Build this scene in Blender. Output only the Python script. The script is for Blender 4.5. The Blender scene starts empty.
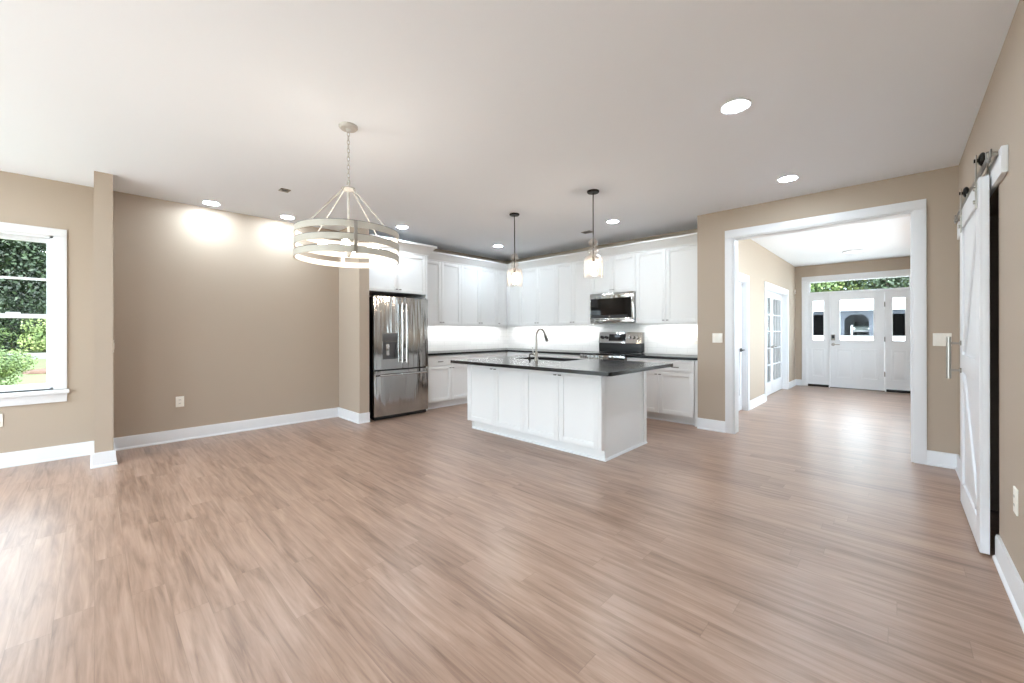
import bpy, bmesh, math, random
from mathutils import Vector, Matrix
random.seed(7)
sc = bpy.context.scene
COL = sc.collection
H = 2.74                      # ceiling height

# ------------------------------------------------------------------ camera, world, exposure
cam_d = bpy.data.cameras.new('camera'); cam = bpy.data.objects.new('camera', cam_d); COL.objects.link(cam)
cam_d.sensor_width = 36.0; cam_d.lens = 401.4/1024*36
cam_d.shift_y = -(341.5-331.77)/1024
cam_d.clip_start = 0.02; cam_d.clip_end = 500
cam.matrix_world = (Matrix.Translation((0, 0, 1.247)) @ Matrix.Rotation(math.radians(43.83), 4, 'Z')
                    @ Matrix.Rotation(math.radians(90), 4, 'X') @ Matrix.Rotation(math.radians(-0.1035), 4, 'Z'))
sc.camera = cam
vs = sc.view_settings
sc.display_settings.display_device = 'sRGB'
vs.view_transform = 'Standard'; vs.look = 'None'; vs.gamma = 1.0; vs.use_curve_mapping = False
vs.exposure = 0.5

CAN_L = 165.0      # radiance of the recessed lamps
LED_L = 17.0       # radiance of the under cabinet strips
world = bpy.data.worlds.new('world'); sc.world = world; world.use_nodes = True
wn = world.node_tree.nodes; wl = world.node_tree.links
wbg = wn['Background']; wbg.inputs['Color'].default_value = (0.76, 0.89, 1.0, 1); wbg.inputs['Strength'].default_value = 6.6
sun_d = bpy.data.lights.new('sun', 'SUN'); sun_d.energy = 8.0; sun_d.angle = 0.02; sun_d.color = (.94, .97, 1)
sun = bpy.data.objects.new('sun', sun_d); COL.objects.link(sun)
sun.rotation_euler = Vector((-0.35, 0.55, -0.75)).to_track_quat('-Z', 'Y').to_euler()
sun.location = (10, -3, 12)
cy = sc.cycles if hasattr(sc, 'cycles') else None
if cy:
    cy.max_bounces = 10; cy.diffuse_bounces = 6; cy.glossy_bounces = 5; cy.transmission_bounces = 8; cy.transparent_max_bounces = 16
    cy.caustics_reflective = False; cy.caustics_refractive = False; cy.sample_clamp_indirect = 4.0

# ------------------------------------------------------------------ materials
def lin(c):
    c = c/255.0
    return c/12.92 if c <= 0.04045 else ((c+0.055)/1.055)**2.4
def rgb(r, g, b): return (lin(r), lin(g), lin(b), 1)

def mat(name, col, rough=0.5, metal=0.0, vary=0.03, scale=6.0, bump=0.0, bscale=200.0, stretch=(1, 1, 1), coat=0.0, bdist=.01, emit=None, espec=None):
    m = bpy.data.materials.new(name); m.use_nodes = True
    nt = m.node_tree; N = nt.nodes; L = nt.links; b = N['Principled BSDF']
    b.inputs['Roughness'].default_value = rough; b.inputs['Metallic'].default_value = metal
    if coat: b.inputs['Coat Weight'].default_value = coat
    if espec is not None: b.inputs['Specular IOR Level'].default_value = espec
    tc = N.new('ShaderNodeTexCoord'); mp = N.new('ShaderNodeMapping'); mp.inputs['Scale'].default_value = stretch
    L.new(tc.outputs['Object'], mp.inputs['Vector'])
    nz = N.new('ShaderNodeTexNoise'); nz.inputs['Scale'].default_value = scale; nz.inputs['Detail'].default_value = 3
    L.new(mp.outputs['Vector'], nz.inputs['Vector'])
    mx = N.new('ShaderNodeMix'); mx.data_type = 'RGBA'
    c = Vector(col[:3])
    mx.inputs['A'].default_value = (*(c*(1-vary)), 1); mx.inputs['B'].default_value = (*[min(1, v) for v in c*(1+vary)], 1)
    L.new(nz.outputs['Fac'], mx.inputs['Factor']); L.new(mx.outputs['Result'], b.inputs['Base Color'])
    if bump:
        n2 = N.new('ShaderNodeTexNoise'); n2.inputs['Scale'].default_value = bscale; n2.inputs['Detail'].default_value = 2
        L.new(mp.outputs['Vector'], n2.inputs['Vector'])
        bp = N.new('ShaderNodeBump'); bp.inputs['Strength'].default_value = bump; bp.inputs['Distance'].default_value = bdist
        L.new(n2.outputs['Fac'], bp.inputs['Height']); L.new(bp.outputs['Normal'], b.inputs['Normal'])
    if emit:
        b.inputs['Emission Color'].default_value = (*emit[0], 1); b.inputs['Emission Strength'].default_value = emit[1]
    return m

def emit_mat(name, col, s):
    m = bpy.data.materials.new(name); m.use_nodes = True
    N = m.node_tree.nodes; L = m.node_tree.links; N.remove(N['Principled BSDF'])
    e = N.new('ShaderNodeEmission'); e.inputs['Color'].default_value = (*col, 1); e.inputs['Strength'].default_value = s
    L.new(e.outputs[0], N['Material Output'].inputs['Surface'])
    return m

def glass_mat(name, tint=(1, 1, 1), refl=0.06, milk=0.0, milkcol=(1, .95, .88)):
    m = bpy.data.materials.new(name); m.use_nodes = True
    N = m.node_tree.nodes; L = m.node_tree.links; N.remove(N['Principled BSDF'])
    t = N.new('ShaderNodeBsdfTransparent'); t.inputs['Color'].default_value = (*tint, 1)
    g = N.new('ShaderNodeBsdfGlossy'); g.inputs['Roughness'].default_value = 0.02
    lw = N.new('ShaderNodeLayerWeight'); lw.inputs['Blend'].default_value = 0.25
    mr = N.new('ShaderNodeMapRange'); mr.inputs['To Min'].default_value = refl*0.5; mr.inputs['To Max'].default_value = min(1, refl*8)
    L.new(lw.outputs['Facing'], mr.inputs['Value'])
    mx = N.new('ShaderNodeMixShader'); L.new(mr.outputs['Result'], mx.inputs['Fac'])
    src = t
    if milk:
        d = N.new('ShaderNodeBsdfTranslucent'); d.inputs['Color'].default_value = (*milkcol, 1)
        nz = N.new('ShaderNodeTexNoise'); nz.inputs['Scale'].default_value = 90
        m2 = N.new('ShaderNodeMapRange'); m2.inputs['To Min'].default_value = milk*0.5; m2.inputs['To Max'].default_value = milk*1.5
        L.new(nz.outputs['Fac'], m2.inputs['Value'])
        mm = N.new('ShaderNodeMixShader'); L.new(m2.outputs['Result'], mm.inputs['Fac'])
        L.new(t.outputs[0], mm.inputs[1]); L.new(d.outputs[0], mm.inputs[2]); src = mm
    L.new(src.outputs[0], mx.inputs[1]); L.new(g.outputs[0], mx.inputs[2])
    L.new(mx.outputs[0], N['Material Output'].inputs['Surface'])
    return m

def floor_mat():
    m = bpy.data.materials.new('vinyl_planks'); m.use_nodes = True
    N = m.node_tree.nodes; L = m.node_tree.links; b = N['Principled BSDF']
    def math_(op, a=None, bb=None, v1=None, v2=None):
        n = N.new('ShaderNodeMath'); n.operation = op
        if a is not None: L.new(a, n.inputs[0])
        elif v1 is not None: n.inputs[0].default_value = v1
        if bb is not None: L.new(bb, n.inputs[1])
        elif v2 is not None: n.inputs[1].default_value = v2
        return n.outputs[0]
    tc = N.new('ShaderNodeTexCoord'); sp = N.new('ShaderNodeSeparateXYZ'); L.new(tc.outputs['Object'], sp.inputs[0])
    W, LEN = 0.122, 1.22
    yr = math_('DIVIDE', sp.outputs['Y'], v2=W); row = math_('FLOOR', yr); fy = math_('FRACT', yr)
    w1 = N.new('ShaderNodeTexWhiteNoise'); w1.noise_dimensions = '1D'; L.new(row, w1.inputs['W'])
    xr = math_('ADD', math_('DIVIDE', sp.outputs['X'], v2=LEN), w1.outputs['Value']); col = math_('FLOOR', xr); fx = math_('FRACT', xr)
    cb = N.new('ShaderNodeCombineXYZ'); L.new(row, cb.inputs[0]); L.new(col, cb.inputs[1])
    w2 = N.new('ShaderNodeTexWhiteNoise'); w2.noise_dimensions = '2D'; L.new(cb.outputs[0], w2.inputs['Vector'])
    rnd = w2.outputs['Value']
    # grain
    mp = N.new('ShaderNodeCombineXYZ')
    L.new(math_('MULTIPLY', sp.outputs['X'], v2=2.2), mp.inputs[0])
    L.new(math_('MULTIPLY', sp.outputs['Y'], v2=27.0), mp.inputs[1])
    L.new(math_('MULTIPLY', rnd, v2=37.0), mp.inputs[2])
    g1 = N.new('ShaderNodeTexNoise'); g1.inputs['Scale'].default_value = 1.0; g1.inputs['Detail'].default_value = 5; g1.inputs['Roughness'].default_value = .6; g1.inputs['Distortion'].default_value = .6
    L.new(mp.outputs[0], g1.inputs['Vector'])
    mp2 = N.new('ShaderNodeCombineXYZ')
    L.new(math_('MULTIPLY', sp.outputs['X'], v2=2.5), mp2.inputs[0]); L.new(math_('MULTIPLY', sp.outputs['Y'], v2=90.0), mp2.inputs[1]); L.new(math_('MULTIPLY', rnd, v2=11.0), mp2.inputs[2])
    g2 = N.new('ShaderNodeTexNoise'); g2.inputs['Scale'].default_value = 1.0; g2.inputs['Detail'].default_value = 3; L.new(mp2.outputs[0], g2.inputs['Vector'])
    f = math_('ADD', math_('MULTIPLY', g1.outputs['Fac'], v2=0.85), math_('MULTIPLY', rnd, v2=0.14))
    f = math_('ADD', f, math_('MULTIPLY', g2.outputs['Fac'], v2=0.22))
    f = math_('SUBTRACT', f, v2=0.12)
    cr = N.new('ShaderNodeValToRGB'); e = cr.color_ramp.elements
    e[0].position = 0.22; e[0].color = rgb(*FLOOR_C[0]); e[1].position = 0.78; e[1].color = rgb(*FLOOR_C[2])
    k = cr.color_ramp.elements.new(0.5); k.color = rgb(*FLOOR_C[1])
    L.new(f, cr.inputs['Fac'])
    # seams
    def seam(fr, wdt):
        a = math_('LESS_THAN', fr, v2=wdt); c = math_('GREATER_THAN', fr, v2=1-wdt); return math_('MAXIMUM', a, c)
    s = math_('MAXIMUM', seam(fy, 0.007), seam(fx, 0.0012))
    mx = N.new('ShaderNodeMix'); mx.data_type = 'RGBA'; L.new(math_('MULTIPLY', s, v2=0.35), mx.inputs['Factor'])
    L.new(cr.outputs['Color'], mx.inputs['A']); mx.inputs['B'].default_value = rgb(105, 82, 68)
    L.new(mx.outputs['Result'], b.inputs['Base Color'])
    b.inputs['Coat Weight'].default_value = 0.25; b.inputs['Coat Roughness'].default_value = 0.28
    rr = N.new('ShaderNodeMapRange'); rr.inputs['To Min'].default_value = .30; rr.inputs['To Max'].default_value = .42
    L.new(g1.outputs['Fac'], rr.inputs['Value']); L.new(rr.outputs['Result'], b.inputs['Roughness'])
    bp = N.new('ShaderNodeBump'); bp.inputs['Strength'].default_value = 0.06; bp.inputs['Distance'].default_value = 0.004
    L.new(math_('SUBTRACT', g2.outputs['Fac'], s), bp.inputs['Height']); L.new(bp.outputs['Normal'], b.inputs['Normal'])
    return m
FLOOR_C = ((112, 85, 69), (159, 130, 112), (184, 156, 138))

def tile_mat():
    m = bpy.data.materials.new('subway_tile'); m.use_nodes = True
    N = m.node_tree.nodes; L = m.node_tree.links; b = N['Principled BSDF']
    tc = N.new('ShaderNodeTexCoord'); sp = N.new('ShaderNodeSeparateXYZ'); L.new(tc.outputs['Object'], sp.inputs[0])
    ad = N.new('ShaderNodeMath'); ad.operation = 'ADD'; L.new(sp.outputs['X'], ad.inputs[0]); L.new(sp.outputs['Y'], ad.inputs[1])
    cb = N.new('ShaderNodeCombineXYZ'); L.new(ad.outputs[0], cb.inputs[0]); L.new(sp.outputs['Z'], cb.inputs[1])
    br = N.new('ShaderNodeTexBrick'); L.new(cb.outputs[0], br.inputs['Vector'])
    br.inputs['Scale'].default_value = 1.0; br.inputs['Brick Width'].default_value = 0.305; br.inputs['Row Height'].default_value = 0.0765
    br.inputs['Mortar Size'].default_value = 0.0018; br.inputs['Mortar Smooth'].default_value = .2
    br.inputs['Color1'].default_value = rgb(236, 236, 234); br.inputs['Color2'].default_value = rgb(228, 228, 227); br.inputs['Mortar'].default_value = rgb(208, 208, 207)
    L.new(br.outputs['Color'], b.inputs['Base Color']); b.inputs['Roughness'].default_value = 0.36
    nz = N.new('ShaderNodeTexNoise'); nz.inputs['Scale'].default_value = 14; L.new(cb.outputs[0], nz.inputs['Vector'])
    ma = N.new('ShaderNodeMath'); ma.operation = 'MULTIPLY_ADD'; L.new(br.outputs['Fac'], ma.inputs[0]); ma.inputs[1].default_value = -1.0; L.new(nz.outputs['Fac'], ma.inputs[2])
    bp = N.new('ShaderNodeBump'); bp.inputs['Strength'].default_value = .25; bp.inputs['Distance'].default_value = .004
    L.new(ma.outputs[0], bp.inputs['Height']); L.new(bp.outputs['Normal'], b.inputs['Normal'])
    return m

def leaf_mat(name, c1, c2):
    m = bpy.data.materials.new(name); m.use_nodes = True
    N = m.node_tree.nodes; L = m.node_tree.links; b = N['Principled BSDF']
    tc = N.new('ShaderNodeTexCoord'); nz = N.new('ShaderNodeTexNoise'); nz.inputs['Scale'].default_value = 1.6; nz.inputs['Detail'].default_value = 5
    L.new(tc.outputs['Object'], nz.inputs['Vector'])
    cr = N.new('ShaderNodeValToRGB'); cr.color_ramp.elements[0].position = .35; cr.color_ramp.elements[1].position = .65
    cr.color_ramp.elements[0].color = rgb(*c1); cr.color_ramp.elements[1].color = rgb(*c2)
    L.new(nz.outputs['Fac'], cr.inputs['Fac']); L.new(cr.outputs['Color'], b.inputs['Base Color']); b.inputs['Roughness'].default_value = .6
    return m

M = {}
M['wall'] = mat('beige_paint', rgb(178, 163, 147), .75, vary=.015, scale=1.5, bump=.04, bscale=260)
M['ceil'] = mat('ceiling_paint', rgb(238, 243, 250), .85, vary=.008, scale=1.2)
M['trim'] = mat('white_trim_paint', rgb(227, 228, 231), .38, vary=.01)
M['cab'] = mat('white_cabinet_paint', rgb(231, 231, 231), .36, vary=.01)
M['cabin'] = mat('cabinet_interior', rgb(200, 190, 175), .6)
M['floor'] = floor_mat()
M['tile'] = tile_mat()
M['stone'] = mat('dark_stone', rgb(33, 32, 33), .2, vary=.02, scale=3, espec=.3)
M['steel'] = mat('brushed_steel', rgb(184, 183, 181), .13, 1.0, vary=.03, scale=40, bump=.5, bscale=7, bdist=.03, stretch=(1, 1, .10))
M['steel2'] = mat('polished_steel', rgb(205, 204, 202), .14, 1.0, vary=.02)
M['nickel'] = mat('brushed_nickel', rgb(165, 160, 152), .28, 1.0, vary=.03, scale=60)
M['dnick'] = mat('dark_nickel', rgb(120, 116, 112), .3, 1.0, vary=.03)
M['black'] = mat('black_plastic', rgb(20, 20, 21), .4, vary=.05)
M['bglass'] = mat('black_glass', rgb(10, 10, 11), .06, vary=.05)
M['blackm'] = mat('black_metal', rgb(34, 31, 29), .35, .6, vary=.05)
M['grayplastic'] = mat('grey_plastic', rgb(95, 95, 96), .35, .3, vary=.04)
M['plate'] = mat('almond_plate', rgb(238, 233, 224), .4, vary=.01)
M['glass'] = glass_mat('window_glass', (.97, .985, .98), .012)
M['pglass'] = glass_mat('seeded_glass', (1, .96, .93), .2, .05, (1, .88, .76))
M['wood'] = mat('grey_washed_wood', rgb(188, 183, 172), .6, vary=.06, scale=9, stretch=(1, 1, 6))
M['whitew'] = mat('white_washed', rgb(236, 230, 220), .5, vary=.02)
M['wmetal'] = mat('distressed_white_metal', rgb(190, 187, 182), .5, .1, vary=.06, scale=40)
M['can'] = emit_mat('lamp_lens', (.77, .90, 1.0), CAN_L)
M['led'] = emit_mat('led_strip', (.97, .99, 1.0), LED_L)
M['bulbw'] = emit_mat('warm_bulb', (1.0, .88, .74), 34.0)
M['bulbp'] = emit_mat('filament_bulb', (1.0, .86, .70), 115.0)
M['lcd'] = emit_mat('lcd', (.55, .65, .75), .25)
M['ext'] = mat('exterior_siding', rgb(200, 200, 195), .8)
M['dark'] = mat('closet_shade', rgb(70, 62, 55), .9)  # darkness behind the barn door put into the closet wall colour
M['sinkm'] = mat('dark_sink', rgb(52, 51, 50), .35, .3, vary=.1, scale=90)
M['concrete'] = mat('pale_concrete', rgb(226, 222, 214), .85, vary=.05, scale=.6)
M['asphalt'] = mat('asphalt', rgb(120, 118, 114), .9, vary=.08, scale=.8)
M['grass'] = mat('lawn', rgb(80, 94, 50), .9, vary=.35, scale=.55)
M['soil'] = mat('soil', rgb(84, 62, 50), .95, vary=.3, scale=3)
M['soil2'] = mat('forest_floor', rgb(44, 48, 34), .95, vary=.4, scale=.8)
M['garage'] = mat('blue_grey_siding', rgb(42, 47, 56), .7, vary=.04, scale=1.0, stretch=(1, 1, 8))
M['roofm'] = mat('white_metal_roof', rgb(238, 240, 242), .5, vary=.02)
M['garagebin'] = mat('bin_paint', rgb(165, 168, 170), .6)
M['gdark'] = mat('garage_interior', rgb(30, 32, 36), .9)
M['carp'] = mat('truck_paint', rgb(70, 78, 74), .3, .2)
M['tyre'] = mat('tyre_rubber', rgb(25, 25, 25), .8)
M['bark'] = mat('bark', rgb(88, 74, 62), .9, vary=.3, scale=5)
M['leafd'] = leaf_mat('dark_leaves', (20, 32, 18), (50, 66, 34))
M['leafm'] = leaf_mat('mid_leaves', (40, 60, 26), (92, 110, 54))
M['leafl'] = leaf_mat('light_leaves', (66, 88, 36), (136, 146, 84))

# ------------------------------------------------------------------ mesh helpers
WL = {}
def wloc(o): return WL.get(o.name, Vector((0, 0, 0))) if o else Vector((0, 0, 0))

class MB:
    def __init__(s): s.bm = bmesh.new()
    def box(s, x0, y0, z0, x1, y1, z1, bev=0.0):
        x0, x1 = min(x0, x1), max(x0, x1); y0, y1 = min(y0, y1), max(y0, y1); z0, z1 = min(z0, z1), max(z0, z1)
        v = [s.bm.verts.new(p) for p in ((x0, y0, z0), (x1, y0, z0), (x1, y1, z0), (x0, y1, z0), (x0, y0, z1), (x1, y0, z1), (x1, y1, z1), (x0, y1, z1))]
        fs = [s.bm.faces.new([v[i] for i in q]) for q in ((0, 3, 2, 1), (4, 5, 6, 7), (0, 1, 5, 4), (1, 2, 6, 5), (2, 3, 7, 6), (3, 0, 4, 7))]
        if bev:
            ed = list({e for f in fs for e in f.edges})
            bmesh.ops.bevel(s.bm, geom=ed, offset=min(bev, .45*min(x1-x0, y1-y0, z1-z0)), segments=2, affect='EDGES', profile=.6)
        return s
    def cyl(s, p0, p1, r0, r1=None, seg=16):
        p0 = Vector(p0); p1 = Vector(p1); r1 = r0 if r1 is None else r1
        d = (p1-p0).normalized(); u = d.orthogonal().normalized(); w = d.cross(u)
        A = []; B = []
        for i in range(seg):
            t = 2*math.pi*i/seg; o = u*math.cos(t)+w*math.sin(t)
            A.append(s.bm.verts.new(p0+o*r0)); B.append(s.bm.verts.new(p1+o*r1))
        for i in range(seg):
            j = (i+1) % seg; s.bm.faces.new((A[i], A[j], B[j], B[i]))
        s.bm.faces.new(A[::-1]); s.bm.faces.new(B)
        return s
    def tube(s, pts, r, seg=8, closed=False):
        pts = [Vector(p) for p in pts]; n = len(pts); rings = []
        up = None
        for i, p in enumerate(pts):
            if closed: d = (pts[(i+1) % n]-pts[i-1]).normalized()
            else: d = (pts[min(i+1, n-1)]-pts[max(i-1, 0)]).normalized()
            if up is None: up = d.orthogonal().normalized()
            up = (up-d*up.dot(d)).normalized(); w = d.cross(up)
            rr = r[i] if isinstance(r, (list, tuple)) else r
            rings.append([s.bm.verts.new(p+(up*math.cos(2*math.pi*k/seg)+w*math.sin(2*math.pi*k/seg))*rr) for k in range(seg)])
        for i in range(n if closed else n-1):
            a = rings[i]; b = rings[(i+1) % n]
            for k in range(seg):
                j = (k+1) % seg; s.bm.faces.new((a[k], a[j], b[j], b[k]))
        if not closed:
            s.bm.faces.new(rings[0][::-1]); s.bm.faces.new(rings[-1])
        return s
    def lathe(s, prof, cx, cy, seg=32, closed=False):
        rings = []
        for r, z in prof:
            if r < 1e-5: rings.append([s.bm.verts.new((cx, cy, z))])
            else: rings.append([s.bm.verts.new((cx+r*math.cos(2*math.pi*k/seg), cy+r*math.sin(2*math.pi*k/seg), z)) for k in range(seg)])
        idx = list(range(len(rings)))
        prs = list(zip(idx[:-1], idx[1:])) + ([(idx[-1], idx[0])] if closed else [])
        for ia, ib in prs:
            a, b = rings[ia], rings[ib]
            for k in range(seg):
                j = (k+1) % seg
                if len(a) == 1 and len(b) == 1: continue
                if len(a) == 1: s.bm.faces.new((a[0], b[j], b[k]))
                elif len(b) == 1: s.bm.faces.new((a[k], a[j], b[0]))
                else: s.bm.faces.new((a[k], a[j], b[j], b[k]))
        return s
    def ball(s, c, r, sx=1, sy=1, sz=1, u=16, v=10):
        bmesh.ops.create_uvsphere(s.bm, u_segments=u, v_segments=v, radius=r, matrix=Matrix.Translation(c) @ Matrix.Diagonal((sx, sy, sz, 1)))
        return s
    def prism(s, pts, axis, a0, a1, bev=0.0):
        def P(p, a):
            return (p[0], p[1], a) if axis == 'z' else ((a, p[0], p[1]) if axis == 'x' else (p[0], a, p[1]))
        A = [s.bm.verts.new(P(p, a0)) for p in pts]; B = [s.bm.verts.new(P(p, a1)) for p in pts]
        n = len(pts); fs = []
        for i in range(n):
            j = (i+1) % n; fs.append(s.bm.faces.new((A[i], A[j], B[j], B[i])))
        fs.append(s.bm.faces.new(A[::-1])); fs.append(s.bm.faces.new(B))
        if bev:
            ed = list({e for f in fs[-2:] for e in f.edges})
            bmesh.ops.bevel(s.bm, geom=ed, offset=bev, segments=2, affect='EDGES', profile=.6)
        return s
    def sweep(s, path, prof):
        """prof [(out, z)] swept along a 2-D path, mitred; out is to the right of the travel direction"""
        n = len(path); ns = []
        for i in range(n-1):
            d = Vector((path[i+1][0]-path[i][0], path[i+1][1]-path[i][1])).normalized(); ns.append(Vector((d.y, -d.x)))
        rings = []
        for i, p in enumerate(path):
            if i == 0: m = ns[0]
            elif i == n-1: m = ns[-1]
            else: m = (ns[i-1]+ns[i])/(1+ns[i-1].dot(ns[i]))
            rings.append([s.bm.verts.new((p[0]+m.x*o, p[1]+m.y*o, z)) for o, z in prof])
        k = len(prof)
        for i in range(n-1):
            for a in range(k):
                b = (a+1) % k; s.bm.faces.new((rings[i][a], rings[i][b], rings[i+1][b], rings[i+1][a]))
        s.bm.faces.new(rings[0][::-1]); s.bm.faces.new(rings[-1])
        return s
    def build(s, name, material, parent=None, loc=None):
        bm = s.bm
        bmesh.ops.recalc_face_normals(bm, faces=bm.faces)
        off = wloc(parent) if parent else Vector(loc if loc else (0, 0, 0))
        if off.length > 0: bmesh.ops.translate(bm, verts=bm.verts, vec=-off)
        me = bpy.data.meshes.new(name); bm.to_mesh(me); bm.free()
        me.shade_smooth(); me.set_sharp_from_angle(angle=math.radians(32))
        me.materials.append(M[material] if isinstance(material, str) else material)
        o = bpy.data.objects.new(name, me); COL.objects.link(o)
        if parent: o.parent = parent
        else: o.location = off
        WL[o.name] = off.copy()
        return o

def tag(o, label, cat, group=None, kind=None):
    o['label'] = label; o['category'] = cat
    if group: o['group'] = group
    if kind: o['kind'] = kind
    return o
def thing(name, label, cat, loc, group=None, kind=None):
    o = bpy.data.objects.new(name, None); COL.objects.link(o); o.location = loc; o.empty_display_size = .1
    WL[o.name] = Vector(loc)
    return tag(o, label, cat, group, kind)
def copy_tree(o, loc=None, label=None, parent=None):
    c = o.copy(); COL.objects.link(c)
    if parent: c.parent = parent
    if loc is not None: c.location = loc
    if label: c['label'] = label
    for ch in list(o.children): copy_tree(ch, parent=c)
    return c
def struct(o, label, cat): return tag(o, label, cat, kind='structure')

def wall_boxes(mb, axis, a0, a1, t0, t1, z0, z1, ops=()):
    """a wall along axis ('x' or 'y') from a0 to a1, t0..t1 thick, with openings (b0,b1,zb0,zb1)"""
    def bx(p, q, r, s_):
        if q-p < 1e-4 or s_-r < 1e-4: return
        if axis == 'y': mb.box(t0, p, r, t1, q, s_)
        else: mb.box(p, t0, r, q, t1, s_)
    cur = a0
    for b0, b1, c0, c1 in sorted(ops):
        bx(cur, b0, z0, z1); bx(b0, b1, z0, c0); bx(b0, b1, c1, z1); cur = b1
    bx(cur, a1, z0, z1)
    return mb

# ------------------------------------------------------------------ the shell
XL, XR, YB, YH, YR = -5.96, 0.40, 6.05, 5.395, -3.6     # left wall, right wall, kitchen wall, header wall, rear wall
XF = -1.71; YF = 11.28                                   # foyer left wall, foyer front wall
struct(MB().box(-6.2, YR-.2, -.12, 1.9, YF+.15, 0).build('floor', 'floor'), 'wood look plank floor in warm greige tones', 'floor')
struct(MB().box(-6.2, YR-.2, H, 1.9, YF+.3, H+.35).build('ceiling', 'ceil'), 'smooth white ceiling over the whole room', 'ceiling')

WIN1 = (-1.19, -.275, .70, 2.19)
WIN2 = (-3.2, -1.6, .70, 2.19)
struct(wall_boxes(MB(), 'y', YR-.15, YB+.2, XL-.2, XL, 0, H, [WIN1, WIN2]).build('wall_left', 'wall'), 'beige wall on the left with the window', 'wall')
struct(MB().box(XL, .002, 0, -5.345, .127, H).build('wall_partition', 'wall'), 'short beige wing wall beside the window reaching the ceiling', 'wall')
struct(MB().box(XL, 2.51, 0, -5.295, 2.65, H).build('wall_pier', 'wall'), 'short beige wing wall left of the refrigerator', 'wall')
struct(MB().box(XL, YB, 0, XF-.15, YB+.15, H).build('wall_back', 'wall'), 'beige wall behind the kitchen cabinets', 'wall')
OPN = (-1.44, .108, 0, 2.39)
mb = MB(); wall_boxes(mb, 'x', -1.86, XR+.12, YH, YH+.15, 0, H, [OPN])
struct(mb.build('wall_front', 'wall'), 'beige wall with the wide cased opening into the foyer', 'wall')
D1 = (6.30, 7.115, 0, 2.03); D3 = (8.36, 10.30, 0, 2.04)
mb = MB(); wall_boxes(mb, 'y', YH+.15, YF+.15, XF-.15, XF, 0, H, [D1, D3])
struct(mb.build('wall_foyer', 'wall'), 'beige left wall of the foyer with two white doors', 'wall')
FD = (-1.50, .245, 0, 2.40)
struct(wall_boxes(MB(), 'x', XF-.15, XR+.2, YF, YF+.15, 0, H, [FD]).build('wall_entry', 'wall'), 'beige wall around the front entrance door', 'wall')
BO = (3.42, 4.33, 0, 2.05); WIN3 = (6.4, 10.0, .5, 2.35); WIN4 = (-3.2, -2.0, .6, 2.3)
struct(wall_boxes(MB(), 'y', YR-.15, YF+.15, XR, XR+.12, 0, H, [BO, WIN3, WIN4]).build('wall_right', 'wall'), 'beige wall on the right behind the sliding barn door', 'wall')
REAR = (-5.6, -.1, .02, 2.45)
struct(wall_boxes(MB(), 'x', XL, XR, YR-.15, YR, 0, H, [REAR]).build('wall_rear', 'wall'), 'beige wall behind the camera with added glazed patio doors', 'wall')
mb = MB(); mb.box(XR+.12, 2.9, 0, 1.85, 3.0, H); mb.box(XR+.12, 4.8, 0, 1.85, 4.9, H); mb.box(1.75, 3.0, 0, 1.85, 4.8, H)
struct(mb.build('wall_closet', 'dark'), 'closet walls behind the barn door with shade put into their colour', 'wall')
mb = MB(); mb.box(-5.2, 6.2, 0, -5.05, YF+.15, H); mb.box(-5.05, YF, 0, XF-.15, YF+.15, H)
struct(mb.build('wall_study', 'trim'), 'pale walls of the study behind the glazed doors', 'wall')

# baseboards with shoe moulding
BB = [(0, 0), (.026, 0), (.026, .012), (.016, .022), (.016, .118), (.012, .135), (0, .135)]
def bb(name, label, *paths):
    m = MB()
    for p in paths: m.sweep(p, BB)
    struct(m.build(name, 'trim'), label, 'baseboard')
bb('baseboard_left', 'white baseboard under the window and around the left wing wall',
   [(XL, YR), (XL, .002), (-5.345, .002), (-5.345, .127), (XL, .127), (XL, 2.51), (-5.295, 2.51), (-5.295, 2.65)])
bb('baseboard_front', 'white baseboard on the wall with the cased opening',
   [(-1.86, YH), (-1.53, YH)], [(.197, YH), (XR, YH), (XR, 4.34)])
bb('baseboard_right', 'white baseboard along the right wall past the barn door', [(XR, 3.415), (XR, YR)])
bb('baseboard_foyer', 'white baseboard in the foyer', [(XF, 5.56), (XF, 6.2)], [(XF, 7.22), (XF, 8.255)], [(XF, 10.405), (XF, YF), (-1.585, YF)])

# cased opening
m = MB()
m.box(-1.53, YH-.02, 0, -1.44, YH, 2.39, .003); m.box(.108, YH-.02, 0, .197, YH, 2.39, .003); m.box(-1.53, YH-.02, 2.39, .197, YH, 2.482, .003)
m.box(-1.44, YH-.006, 0, -1.425, YH+.156, 2.375, .002); m.box(.093, YH-.006, 0, .108, YH+.156, 2.375, .002); m.box(-1.44, YH-.006, 2.375, .108, YH+.156, 2.39, .002)
m.box(-1.53, YH+.15, 0, -1.44, YH+.17, 2.39, .003); m.box(.108, YH+.15, 0, .197, YH+.17, 2.39, .003); m.box(-1.53, YH+.15, 2.39, .197, YH+.17, 2.482, .003)
struct(m.build('trim_1', 'trim'), 'white casing around the wide opening into the foyer', 'trim')

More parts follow.
